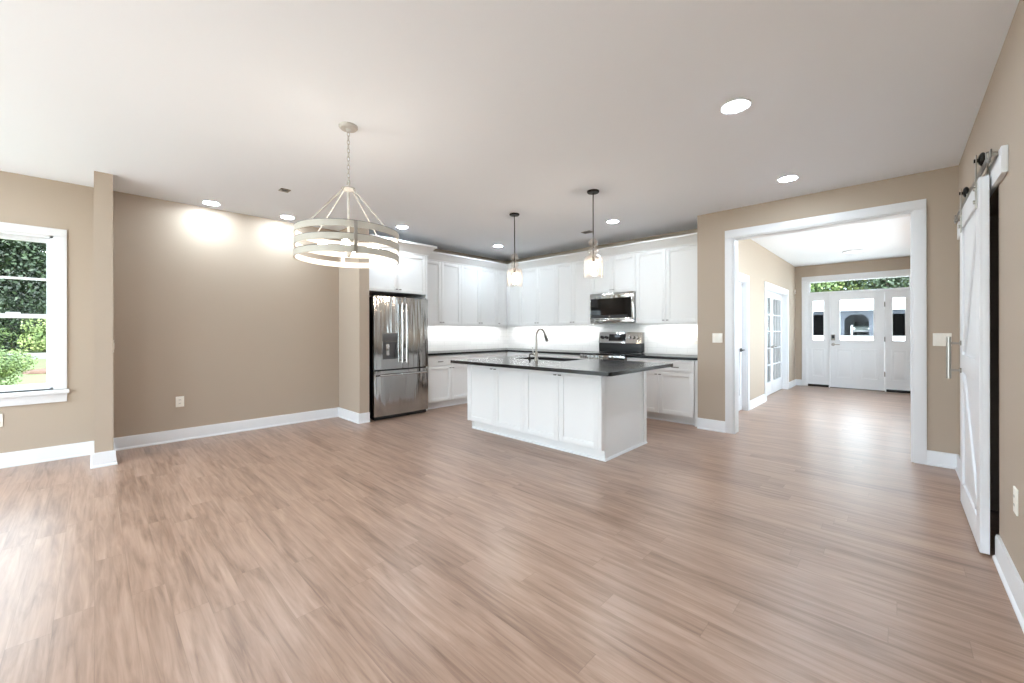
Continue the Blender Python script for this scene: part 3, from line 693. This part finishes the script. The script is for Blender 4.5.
m = MB(); m.prism([(YB-.115, 1.06), (YB-.012, 1.06), (YB-.012, 1.235), (YB-.075, 1.235)], 'x', RX0, RX1, .003); bg = m.build('control_panel', 'steel', r)
def on_panel(x, z): y = YB-.115+(z-1.06)/.175*.04; return Vector((x, y, z))
nrm = Vector((0, -.175, .04)).normalized()
for x in (-3.60, -3.52, -3.10, -3.03, -2.96):
    p = on_panel(x, 1.15); MB().cyl(p+nrm*.001, p+nrm*.028, .027, .022, seg=20).cyl(p+nrm*.028, p+nrm*.034, .018, .016, seg=16).build('knob', 'steel2' if x > -3.2 else 'blackm', bg)
m = MB(); p0 = on_panel(-3.44, 1.095)+nrm*.001; p1 = on_panel(-3.44, 1.205)+nrm*.001
m.prism([(p0.y, p0.z), (p1.y, p1.z), (p1.y-.004, p1.z), (p0.y-.004, p0.z)], 'x', -3.47, -3.17); m.build('display', 'bglass', bg)
m = MB(); p0 = on_panel(-3.44, 1.155); p1 = on_panel(-3.44, 1.185); m.prism([(p0.y-.004, p0.z), (p1.y-.004, p1.z), (p1.y-.0065, p1.z), (p0.y-.0065, p0.z)], 'x', -3.36, -3.27); m.build('clock', 'lcd', bg)
for (x, y, rr) in ((-3.47, 5.58, .1), (-3.09, 5.58, .11), (-3.47, 5.82, .075), (-3.09, 5.82, .085)):
    MB().lathe([(rr, .9122), (rr+.004, .9126), (rr+.004, .9122)], x, y, 32, True).build('burner_ring', 'grayplastic', r)

# ------------------------------------------------------------------ island
IX0, IX1, IY0, IY1 = -4.0, -2.035, 3.335, 4.285; IT = .895; IB = IT-.035
r = thing('kitchen_island', 'white kitchen island cabinet with four tall doors toward the room', 'cabinet', (-3.0, 3.8, 0))
m = MB(); m.box(IX0+.018, IY0+.022, .11, IX1-.02, IY1, IB-.02); m.box(IX0+.03, IY0+.075, 0, IX1-.02, IY1-.02, .11); m.build('cabinet_body', 'cab', r)
m = MB(); m.prism([(IY0+.0, .11), (IY0+.075, .11), (IY0+.075, 0), (IY1, 0), (IY1, IB), (IY0, IB)], 'x', IX1-.02, IX1, .001)
k = .07; m.box(IX1, IY0+.0, .11, IX1+.008, IY0+k, IB-.002, .001); m.box(IX1, IY1-k, .02, IX1+.008, IY1, IB-.002, .001)
m.build('end_panel', 'cab', r)
m = MB(); m.prism([(IY0, .11), (IY0+.075, .11), (IY0+.075, 0), (IY1, 0), (IY1, IB), (IY0, IB)], 'x', IX0, IX0+.018, .001); m.build('end_panel', 'cab', r)
w = (IX1-.02-IX0-.018)/4; a = IX0+.018
for i in range(4):
    d = shaker('y', IY0, a+i*w, a+(i+1)*w, .112, IB-.004, .06).build('door', 'cab', r)
    knob('y', IY0, a+(i+1)*w-.03 if i % 2 == 0 else a+i*w+.03, .80, d)
m = MB(); m.sweep([(IX0+.018, IY0+.075), (IX1, IY0+.075), (IX1, IY1)], [(0, 0), (.018, 0), (.016, .012), (.006, .02), (0, .02)]); m.build('shoe_molding', 'trim', r)
# island top with a cut-out
TX0, TX1, TY0, TY1 = -4.035, -1.785, 3.075, 4.45; SX0, SX1, SY0, SY1 = -3.66, -2.86, 3.86, 4.32
def corner(cx, cy, a0, rr=.03): return [(cx+rr*math.cos(math.radians(a0+t)), cy+rr*math.sin(math.radians(a0+t))) for t in (0, 22.5, 45, 67.5, 90)]
q = .03; xm = -3.3
left = [(xm, TY0), (xm, SY0), (SX0, SY0), (SX0, SY1), (xm, SY1), (xm, TY1)] + corner(TX0+q, TY1-q, 90) + corner(TX0+q, TY0+q, 180)
right = [(xm, TY1), (xm, SY1), (SX1, SY1), (SX1, SY0), (xm, SY0), (xm, TY0)] + corner(TX1-q, TY0+q, 270) + corner(TX1-q, TY1-q, 0)
m = MB(); m.prism(left, 'z', IB, IT); m.prism(right, 'z', IB, IT)
bmesh.ops.remove_doubles(m.bm, verts=m.bm.verts, dist=1e-5)
inner = [f for f in m.bm.faces if all(abs(v.co.x-xm) < 1e-4 for v in f.verts)]
bmesh.ops.delete(m.bm, geom=inner, context='FACES_ONLY')
tag(m.build('island_countertop', 'stone', loc=(-2.9, 3.75, IB)), 'dark stone island countertop with overhang holding the sink', 'countertop')
m = MB(); g = .012
m.box(SX0-g, SY0-g, IB-.22, SX1+g, SY1+g, IB-.20)
m.box(SX0-g, SY0-g, IB-.20, SX0, SY1+g, IB-.0005); m.box(SX1, SY0-g, IB-.20, SX1+g, SY1+g, IB-.0005); m.box(SX0, SY0-g, IB-.20, SX1, SY0, IB-.0005); m.box(SX0, SY1, IB-.20, SX1, SY1+g, IB-.0005)
r = thing('sink', 'dark undermount sink set into the island countertop', 'sink', (-3.26, 4.09, IB-.22))
m.build('basin', 'sinkm', r); MB().lathe([(0, IB-.1985), (.05, IB-.1985), (.055, IB-.20)], -3.26, 4.1, 24).build('drain', 'steel2', r)
# faucet
fx, fy = -3.20, 3.765
r = thing('faucet', 'tall gooseneck pull down faucet on the island in brushed steel', 'faucet', (fx, fy, IT))
MB().lathe([(0, IT), (.027, IT), (.027, IT+.006), (.021, IT+.02), (.019, IT+.1), (.016, IT+.105), (0, IT+.105)], fx, fy, 24).build('base', 'nickel', r)
pts = [(fx, fy, IT+.10+.2*i/6) for i in range(7)]
R_ = .082
for i in range(1, 15):
    t = math.pi*i/16; pts.append((fx, fy+R_-R_*math.cos(t), IT+.30+R_*math.sin(t)))
MB().tube(pts, .0125, 12).build('gooseneck', 'nickel', r)
e = Vector(pts[-1]); d = (Vector(pts[-1])-Vector(pts[-2])).normalized()
MB().cyl(e, e+d*.03, .0125, .017).cyl(e+d*.03, e+d*.10, .017, .019).cyl(e+d*.10, e+d*.112, .019, .016).build('spray_head', 'nickel', r)
m = MB(); m.cyl((fx, fy, IT+.065), (fx-.04, fy, IT+.065), .011); m.tube([(fx-.035, fy, IT+.065), (fx-.05, fy, IT+.09), (fx-.06, fy-.005, IT+.16)], .006, 8); m.build('handle', 'nickel', r)
r = thing('soap_dispenser', 'small dark pump dispenser beside the faucet on the island', 'dispenser', (-3.34, 3.80, IT))
MB().lathe([(0, IT), (.022, IT), (.022, IT+.005), (.013, IT+.012), (.013, IT+.035), (.007, IT+.04), (.007, IT+.07), (0, IT+.07)], -3.34, 3.80, 16).build('pump_base', 'blackm', r)
MB().tube([(-3.34, 3.80, IT+.066), (-3.34, 3.83, IT+.07), (-3.34, 3.865, IT+.062)], .007, 8).build('nozzle', 'blackm', r)

# ------------------------------------------------------------------ chandelier
cx, cyy = -2.87, 1.28; RD = .352
r = thing('chandelier', 'round three band chandelier in whitewashed wood hanging on a chain', 'chandelier', (cx, cyy, H))
MB().lathe([(0, H), (.065, H), (.065, H-.012), (.055, H-.022), (.02, H-.026), (.012, H-.045), (0, H-.045)], cx, cyy, 32).build('canopy', 'wmetal', r)
m = MB(); z = H-.04; i = 0
while z > 2.35:
    a = 0 if i % 2 else math.pi/2; pts = []
    for k in range(12):
        t = 2*math.pi*k/12; u = .009*math.cos(t); pts.append((cx+u*math.cos(a), cyy+u*math.sin(a), z-.018+.019*math.sin(t)))
    m.tube(pts, .0028, 6, True); z -= .030; i += 1
m.build('chain', 'wmetal', r)
m = MB(); m.tube([(cx+.02*math.cos(t), cyy, 2.325+.022*math.sin(t)) for t in [2*math.pi*k/16 for k in range(16)]], .005, 8, True)
m.lathe([(0, 2.305), (.02, 2.30), (.045, 2.29), (.05, 2.28), (.02, 2.265), (0, 2.26)], cx, cyy, 24); m.build('hub', 'wmetal', r)
BZs = ((1.765, 1.807), (1.844, 1.887), (1.928, 1.972))
A0 = math.radians(21)
for k in range(4):
    a = A0+k*math.pi/2
    MB().tube([(cx+.042*math.cos(a), cyy+.042*math.sin(a), 2.28), (cx+(RD-.012)*math.cos(a), cyy+(RD-.012)*math.sin(a), 1.965)], .0045, 8).build('suspension_rod', 'wmetal', r)
for z0, z1 in BZs:
    o = MB().lathe([(RD-.004, z0), (RD, z0+.001), (RD, z1-.001), (RD-.004, z1)], cx, cyy, 72, True).build('band', 'wood', r)
    MB().lathe([(RD-.009, z0+.001), (RD-.0042, z0+.001), (RD-.0042, z1-.001), (RD-.009, z1-.001)], cx, cyy, 72, True).build('band_lining', 'whitew', o)
    MB().lathe([(RD-.009, z1), (RD+.001, z1), (RD+.001, z1+.002), (RD-.009, z1+.002)], cx, cyy, 72, True).build('band_edge', 'grayplastic', o)
for a in (math.radians(-17), math.radians(163)):
    ca, sa = math.cos(a), math.sin(a)
    def q_(rr, s_): return (cx+rr*ca-s_*sa, cyy+rr*sa+s_*ca)
    m = MB(); m.prism([q_(RD+.0015, -.011), q_(RD+.004, -.011), q_(RD+.004, .011), q_(RD+.0015, .011)], 'z', 1.768, 1.97)
    for z0, z1 in BZs:
        p = q_(RD+.004, 0); p2 = q_(RD+.008, 0); m.cyl((*p, (z0+z1)/2), (*p2, (z0+z1)/2), .006, seg=8)
    m.build('strap', 'nickel', r)
MB().cyl((cx, cyy, 2.27), (cx, cyy, 1.80), .009).lathe([(0, 1.79), (.014, 1.795), (.026, 1.82), (.026, 1.835), (.012, 1.85)], cx, cyy, 20).build('stem', 'wmetal', r)
for k in range(4):
    a = math.radians(60)+k*math.pi/2; u = Vector((math.cos(a), math.sin(a), 0)); c = Vector((cx, cyy, 1.855))
    am = MB().cyl(c, c+u*.06, .007, seg=10).cyl(c+u*.055, c+u*.115, .014, .016, seg=14).build('arm', 'whitew', r)
    m = MB(); m.tube([c+u*t for t in (.112, .125, .15, .175, .195, .208, .213)], [.012, .018, .026, .029, .025, .014, .003], 16); m.build('bulb', 'bulbw', am)

# ------------------------------------------------------------------ pendants
def pendant(px_, py_, label):
    r = thing('pendant_light', label, 'pendant light', (px_, py_, H), 'glass pendants over the island')
    MB().lathe([(0, H), (.064, H), (.064, H-.012), (.058, H-.02), (.012, H-.024), (0, H-.024)], px_, py_, 28).build('canopy', 'blackm', r)
    MB().cyl((px_, py_, H-.02), (px_, py_, 2.05), .0055).lathe([(0, 2.06), (.016, 2.055), (.018, 2.0), (.015, 1.985), (0, 1.985)], px_, py_, 16).build('rod', 'blackm', r)
    prof = [(.012, 2.235)]
    for k in range(1, 10): t = math.pi*k/10; prof.append((max(.022, .05*math.sin(t)), 2.19+.046*math.cos(t)))
    for k in range(1, 10): t = math.pi*k/10; prof.append((max(.03, .056*math.sin(t)), 2.10+.042*math.cos(t)))
    prof += [(.04, 2.056), (.065, 2.052), (.09, 2.035), (.10, 2.005), (.101, 1.85), (.103, 1.835), (.104, 1.825)]
    MB().lathe(prof, px_, py_, 40).build('glass_shade', 'pglass', r)
    MB().lathe([(0, 1.985), (.014, 1.98), (.024, 1.95), (.03, 1.91), (.026, 1.875), (.014, 1.855), (0, 1.85)], px_, py_, 20).build('bulb', 'bulbp', r)
pendant(-3.50, 3.695, 'glass pendant light with black rod, the one nearer the refrigerator')
pendant(-2.33, 3.675, 'glass pendant light with black rod, the one nearer the microwave')

# ------------------------------------------------------------------ recessed lights, vents
def can_proto(x, y, label):
    r = thing('recessed_light', label, 'ceiling light', (x, y, H), 'recessed ceiling lights')
    MB().lathe([(.070, H), (.090, H), (.090, H-.004), (.086, H-.008), (.072, H-.004)], x, y, 40, True).build('trim_ring', 'trim', r)
    MB().lathe([(0, H-.016), (.04, H-.014), (.06, H-.009), (.0705, H-.003), (.0705, H-.001), (0, H-.001)], x, y, 40).build('lens', 'can', r)
    return r
c0 = can_proto(-.77, 2.945, 'large glowing recessed light nearest the camera on the right of the ceiling')
for x, y, lb in ((-.77, 4.70, 'recessed ceiling light just in front of the cased opening'), (-5.71, .94, 'recessed ceiling light near the left wing wall'), (-5.70, 1.74, 'recessed ceiling light by the left wall, beside the chandelier'),
                 (-5.08, 3.04, 'recessed ceiling light in front of the refrigerator cabinet'), (-5.01, 4.875, 'recessed ceiling light near the kitchen inside corner'), (-2.78, 4.876, 'recessed ceiling light between range and nearer pendant'),
                 (-.77, 1.2, 'extra recessed light over the camera, out of view'), (-.77, -.6, 'extra recessed light behind the camera on the right, out of view'), (-.77, -2.4, 'extra recessed light by the rear wall on the right, out of view'),  # extra lamps continuing the row out of view
                 (-2.87, -.9, 'extra recessed light behind the camera in the middle, out of view'), (-2.87, -2.6, 'extra recessed light by the patio doors, out of view'), (-4.9, -.9, 'extra recessed light in front of the left window, out of view'), (-4.9, -2.6, 'extra recessed light in the rear left corner, out of view'),  # extra unseen lamps that brighten the room
                 (-3.4, 8.6, 'added recessed light in the study'), (-4.2, 7.4, 'recessed ceiling light in the study by its far wall, put in to brighten it'), (-2.6, 10.0, 'recessed ceiling light in the study near the french doors, put in to brighten it'), (-1.0, 6.6, 'recessed ceiling light in the foyer hidden behind the header, added on the left'), (-.2, 6.6, 'recessed ceiling light in the foyer hidden behind the header, added on the right')):  # study and foyer lamps added out of view for brightness
    copy_tree(c0, (x, y, H), lb)
r = thing('flush_ceiling_light', 'flat round flush light on the foyer ceiling near the front door', 'ceiling light', (-.59, 9.79, H))
MB().lathe([(0, H), (.15, H), (.15, H-.018), (.142, H-.024), (.138, H-.02)], -.59, 9.79, 40).build('rim', 'trim', r)
MB().lathe([(.138, H-.02), (.09, H-.028), (0, H-.03)], -.59, 9.79, 40).build('diffuser', emit_mat('foyer_lens', (.92, .96, 1.0), 2.2), r)
def vent(x, y, w, l, label):
    r = thing('ceiling_vent', label, 'vent', (x, y, H), 'small ceiling vents')
    m = MB(); b = .014
    m.box(x-w/2, y-l/2, H-.008, x-w/2+b, y+l/2, H, .002); m.box(x+w/2-b, y-l/2, H-.008, x+w/2, y+l/2, H, .002); m.box(x-w/2+b, y-l/2, H-.008, x+w/2-b, y-l/2+b, H, .002); m.box(x-w/2+b, y+l/2-b, H-.008, x+w/2-b, y+l/2, H, .002); m.build('vent_frame', 'nickel', r)
    m = MB(); n = 5
    for i in range(n):
        yy = y-l/2+b+(l-2*b)*(i+.5)/n; m.prism([(yy-.008, H-.007), (yy-.006, H-.007), (yy+.008, H-.001), (yy+.006, H-.001)], 'x', x-w/2+b, x+w/2-b)
    m.box(x-w/2+b, y-l/2+b, H-.001, x+w/2-b, y+l/2-b, H); m.build('louvers', 'dnick', r)
vent(-4.64, 1.39, .10, .09, 'small grey ceiling vent between left wall lights and chandelier')
vent(-3.35, 5.12, .15, .11, 'small dark ceiling vent behind the pendant nearer the microwave')

# ------------------------------------------------------------------ switches and outlets
def plate(axis, p, a, z, w, h, kind, label, n=1, sign=1):
    nm = 'light_switch' if kind == 's' else 'wall_outlet'
    loc = (p, a, z) if axis == 'x' else (a, p, z)
    r = thing(nm, label, 'switch' if kind == 's' else 'outlet', loc)
    def bx(m, b0, b1, c0, c1, d0, d1, bev):
        if axis == 'x': m.box(p+sign*d0, b0, c0, p+sign*d1, b1, c1, bev)
        else: m.box(b0, p+sign*d0, c0, b1, p+sign*d1, c1, bev)
    m = MB(); bx(m, a-w/2, a+w/2, z-h/2, z+h/2, 0, .006, .002); m.build('cover_plate', 'plate', r)
    if kind == 's':
        for i in range(n):
            c = a-w/2+w*(i+.5)/n; m = MB(); bx(m, c-.016, c+.016, z-.033, z+.033, .006, .010, .0015); m.build('rocker', 'plate', r)
    else:
        for dz in (-.02, .02):
            m = MB(); bx(m, a-.016, a+.016, z+dz-.014, z+dz+.014, .006, .008, .001); s_ = m.build('socket', 'plate', r)
            m = MB(); bx(m, a-.008, a-.005, z+dz-.005, z+dz+.006, .008, .0085, 0); bx(m, a+.005, a+.008, z+dz-.005, z+dz+.006, .008, .0085, 0); m.build('slots', 'blackm', s_)
plate('y', YH, -1.62, 1.165, .116, .118, 's', 'double light switch left of the cased opening', 2, -1)
plate('y', YH, .297, 1.168, .118, .118, 's', 'double light switch right of the cased opening behind the door pull', 2, -1)
plate('x', XL, .685, .45, .075, .12, 'o', 'white outlet low on the large left wall', sign=1)
plate('x', XL, -.62, .44, .075, .12, 'o', 'white outlet under the window at the left edge', sign=1)
plate('x', XR, 2.975, .455, .075, .12, 'o', 'white outlet low on the right wall near the barn door', sign=-1)
plate('y', .127, -5.45, 1.116, .075, .118, 's', 'light switch on the kitchen side of the left wing wall', 1, 1)
plate('y', YB-.009, -2.10, 1.12, .075, .118, 'o', 'white outlet in the tile backsplash right of the range', sign=-1)
r = thing('door_chime', 'small white chime box high in the foyer corner', 'chime', (XF, 11.12, 2.15))
MB().box(XF, 11.09, 2.10, XF+.03, 11.15, 2.20, .006).build('chime_cover', 'plate', r); MB().box(XF+.03, 11.10, 2.115, XF+.031, 11.14, 2.14).build('speaker_grille', 'grayplastic', r)

# ------------------------------------------------------------------ outdoors
def ground_mesh(name, material, rows, label, cat):
    """rows: list of (list of xyz) strips -> one surface"""
    bm = bmesh.new(); V = [[bm.verts.new(p) for p in rw] for rw in rows]
    for i in range(len(V)-1):
        for j in range(len(V[0])-1): bm.faces.new((V[i][j], V[i+1][j], V[i+1][j+1], V[i][j+1]))
    m = MB(); m.bm.free(); m.bm = bm
    return struct(m.build(name, material), label, cat)
ground_mesh('ground', 'grass', [[(x, y, z) for y in (-60, 11.6)] for x, z in ((-36, .25), (-20, -.42), (-6.2, -.35))], 'sunlit lawn outside the left window', 'ground')
ground_mesh('ground', 'grass', [[(x, y, z) for y in (-60, YR-.2)] for x, z in ((-6.2, -.35), (30, -.35))], 'lawn behind the house', 'ground')
struct(MB().box(-9, -16, -.4, 10, YR-.2, -.08).build('patio', 'concrete'), 'pale concrete patio added to bounce light in through the patio doors', 'patio')  # unseen pale slab added to reflect sunlight onto the ceiling
struct(MB().box(2.0, YR-.2, -.4, 12, 11.4, -.08).build('terrace', 'concrete'), 'pale concrete terrace added on the right side to bounce light indoors', 'patio')  # added as a pale reflector below the right side windows
ground_mesh('ground', 'concrete', [[(x, y, z) for y, z in ((11.43, -.1), (14, -.1), (64, .66), (95, .8))] for x in (-40, 25)], 'bright pale driveway in front of the garage', 'driveway')
ground_mesh('ground', 'soil2', [[(x, y, z) for y in (-60, 11.6)] for x, z in ((-110, 22), (-75, 13), (-52, 5), (-36, .24))], 'dark hillside added behind the woods to block the sky', 'hillside')  # slope put in to darken the gaps between the trees
struct(MB().box(-32.6, -60, -.05, -29.6, 11.6, .18).build('road', 'asphalt'), 'pale road crossing beyond the lawn', 'road')

def foliage(c, rad, n, size, squash=1.0, blobs=7, seed=0):
    rnd = random.Random(seed); m = MB(); bl = []
    for i in range(blobs):
        a = rnd.uniform(0, 6.28); rr = rnd.uniform(.1, .62)*rad
        bl.append((Vector((c[0]+rr*math.cos(a), c[1]+rr*math.sin(a), c[2]+rnd.uniform(-.55, .6)*rad*squash)), rnd.uniform(.42, .62)*rad))
    for i in range(n):
        b, br = bl[i % blobs]
        d = Vector((rnd.gauss(0, 1), rnd.gauss(0, 1), rnd.gauss(0, 1))).normalized(); p = b+d*br*rnd.uniform(.75, 1.05); p.z = b.z+(p.z-b.z)*squash
        nrm = (d+Vector((rnd.uniform(-.8, .8), rnd.uniform(-.8, .8), rnd.uniform(-.2, .9)))).normalized()
        u = nrm.orthogonal().normalized(); u.rotate(Matrix.Rotation(rnd.uniform(0, 6.28), 3, nrm)); w = nrm.cross(u)
        s1 = size*rnd.uniform(.6, 1.3); s2 = s1*.55
        vs_ = [m.bm.verts.new(p+u*s1*.5), m.bm.verts.new(p+w*s2*.5+nrm*s1*.06), m.bm.verts.new(p-u*s1*.5), m.bm.verts.new(p-w*s2*.5+nrm*s1*.06)]
        m.bm.faces.new(vs_)
    return m
def tree(x, y, z, h, rad, leaf, label, seed, n=1300, size=.55, group=None):
    r = thing('tree', label, 'tree', (x, y, z), group)
    m = MB(); m.tube([(x, y, z-.2), (x+.1, y, z+h*.3), (x-.05, y+.1, z+h*.6), (x, y, z+h*.85)], [h*.022, h*.018, h*.012, h*.004], 8)
    for k in range(4):
        a = k*1.7+seed; m.tube([(x, y, z+h*(.35+.1*k)), (x+rad*.4*math.cos(a), y+rad*.4*math.sin(a), z+h*(.5+.09*k))], [h*.009, h*.003], 6)
    m.build('trunk', 'bark', r)
    foliage((x, y, z+h*.54), rad, n, size, h*.46/rad, 14, seed).build('foliage', leaf, r)
G1 = 'trees beyond the road seen through the left window'
k = 0
for (x, y, h_, rad, lf) in ((-38, -9, 12, 4.2, 'leafd'), (-37, -4.5, 11, 3.6, 'leafd'), (-39, -1.0, 13, 4.0, 'leafd'), (-37, 2.5, 11, 3.6, 'leafd'), (-40, -13, 12, 4, 'leafd'), (-45, -6.5, 17, 5.2, 'leafm'), (-46, 0.5, 17, 5.5, 'leafd'), (-46, -14, 17, 5, 'leafd')):
    tree(x, y, .25, h_, rad, lf, 'tall dark green tree in the woods beyond the road outside the left window', 20+k, group=G1, n=18000 if -7 < y < 3 else 3000, size=.22 if -7 < y < 3 else .6); k += 1
for i, (x, y, rd_, lf) in enumerate(((-33.8, -7.5, 1.5, 'leafm'), (-34.2, -4.6, 1.7, 'leafm'), (-33.8, -1.9, 1.5, 'leafl'), (-34.3, .8, 1.7, 'leafm'), (-36, -3.2, 2.6, 'leafd'), (-36, -6.4, 2.8, 'leafd'), (-36, .2, 2.6, 'leafd'), (-36, -9.6, 2.8, 'leafd'))):
    r = thing('shrub', 'low green shrub at the wood edge outside the left window', 'shrub', (x, y, .2), 'shrubs along the wood edge')
    foliage((x, y, .2+rd_*.55), rd_, 3500, .13, .75, 8, 60+i).build('foliage', lf, r)
    MB().tube([(x, y, .05), (x+.05, y, .2+rd_*.5)], [.05, .02], 6).build('stem', 'bark', r)
r = thing('bush', 'round leafy bush on the lawn close outside the left window', 'bush', (-19.0, -2.05, -.42))
foliage((-19.0, -2.05, .12), .85, 6000, .075, .8, 9, 91).build('foliage', 'leafl', r); MB().tube([(-19, -2.05, -.5), (-19, -2.05, .1)], [.05, .03], 6).build('stem', 'bark', r)
m = MB(); bmesh.ops.create_icosphere(m.bm, subdivisions=3, radius=.6, matrix=Matrix.Translation((-23.5, -1.2, -.34)) @ Matrix.Diagonal((1, 1.2, .38, 1)))
for v in m.bm.verts: v.co += Vector((random.uniform(-.05, .05), random.uniform(-.05, .05), random.uniform(-.06, .06)))
tag(m.build('soil_mound', 'soil', loc=(-23.5, -1.2, -.36)), 'reddish brown mound of soil on the lawn beside the bush', 'mound')

# garage building across the drive
GY = 64.0; GZ = .66
r = thing('garage', 'blue grey garage building with white roof seen through the front door', 'building', (-3, GY, GZ))
m = MB()
def gbox(x0, x1, z0, z1): m.box(x0, GY, z0, x1, GY+.25, z1)
gbox(-12, -8.6, .4, 3.9); gbox(-6.55, -4.71, .4, 3.9); gbox(-2.44, -.55, .4, 3.9); gbox(1.9, 6, .4, 3.9); gbox(-8.6, -6.55, 3.35, 3.9); gbox(-4.71, -2.44, 3.24, 3.9); gbox(-.55, 1.9, 3.25, 3.9)
for s_, x in ((1, -4.71), (-1, -2.44)): m.prism([(x, 3.24), (x+s_*.55, 3.24), (x, 2.69)], 'y', GY, GY+.25)
m.box(-12, GY+.25, .4, -11.75, GY+9, 3.9); m.box(5.75, GY+.25, .4, 6, GY+9, 3.9); m.build('wall', 'garage', r)
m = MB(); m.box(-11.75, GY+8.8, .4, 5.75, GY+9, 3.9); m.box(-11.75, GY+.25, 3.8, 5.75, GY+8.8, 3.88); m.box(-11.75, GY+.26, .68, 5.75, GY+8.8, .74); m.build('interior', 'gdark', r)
MB().prism([(GY-.7, 3.75), (GY+4.6, 6.1), (GY+9.9, 3.75), (GY+9.9, 3.95), (GY+4.6, 6.3), (GY-.7, 3.98)], 'x', -12.5, 6.5).build('roof', 'roofm', r)
# pickup parked in the middle bay
px_, py_, pz_ = -3.15, GY+1.0, .74
r = thing('pickup_truck', 'dark pickup truck parked nose out in the middle garage bay', 'car', (px_, py_, pz_))
m = MB(); m.prism([(py_, pz_+.45), (py_, pz_+.95), (py_+.15, pz_+1.05), (py_+1.3, pz_+1.12), (py_+1.9, pz_+1.72), (py_+3.4, pz_+1.75), (py_+3.7, pz_+1.12), (py_+5.2, pz_+1.1), (py_+5.2, pz_+.45)], 'x', px_-.9, px_+.9, .06); m.build('body', 'carp', r)
m = MB(); m.prism([(py_+1.36, pz_+1.17), (py_+1.86, pz_+1.66), (py_+1.84, pz_+1.68), (py_+1.33, pz_+1.19)], 'x', px_-.75, px_+.75); m.build('windshield', 'bglass', r)
for x in (-.72, .72): MB().cyl((px_+x, py_+.02, pz_+.82), (px_+x, py_-.03, pz_+.82), .11).build('headlight', 'steel2', r)
m = MB()
for i in range(4): m.box(px_-.5, py_-.02, pz_+.68+.07*i, px_+.5, py_+.01, pz_+.71+.07*i)
m.build('grille', 'blackm', r); MB().box(px_-.92, py_-.1, pz_+.42, px_+.92, py_+.05, pz_+.58, .02).build('bumper', 'grayplastic', r)
for x in (-.78, .78):
    for y in (.95, 4.1): MB().cyl((px_+x-.12, py_+y, pz_+.38), (px_+x+.12, py_+y, pz_+.38), .38, seg=24).build('wheel', 'tyre', r)
tag(MB().box(-4.16, GY+.6, .74, -3.95, GY+.85, 2.0, .06).build('storage_bin', 'garagebin', loc=(-4.1, GY+.7, .74)), 'tall white bin standing left of the pickup in the garage bay', 'bin')
G2 = 'trees behind the garage'
for i, (x, y, h_, rad, lf) in enumerate(((-11, 80, 16, 5.5, 'leafm'), (-5.5, 82, 17, 5.5, 'leafl'), (-1, 80, 16, 5.2, 'leafd'), (4, 82, 17, 5.5, 'leafl'), (9, 81, 16, 5, 'leafm'), (-8, 90, 20, 6, 'leafd'), (1.5, 91, 20, 6, 'leafm'), (-15, 84, 18, 6, 'leafm'))):
    tree(x, y, .7, h_, rad, lf, 'leafy tree behind the garage seen through the front door transom', 120+i, group=G2, n=4000, size=.6)
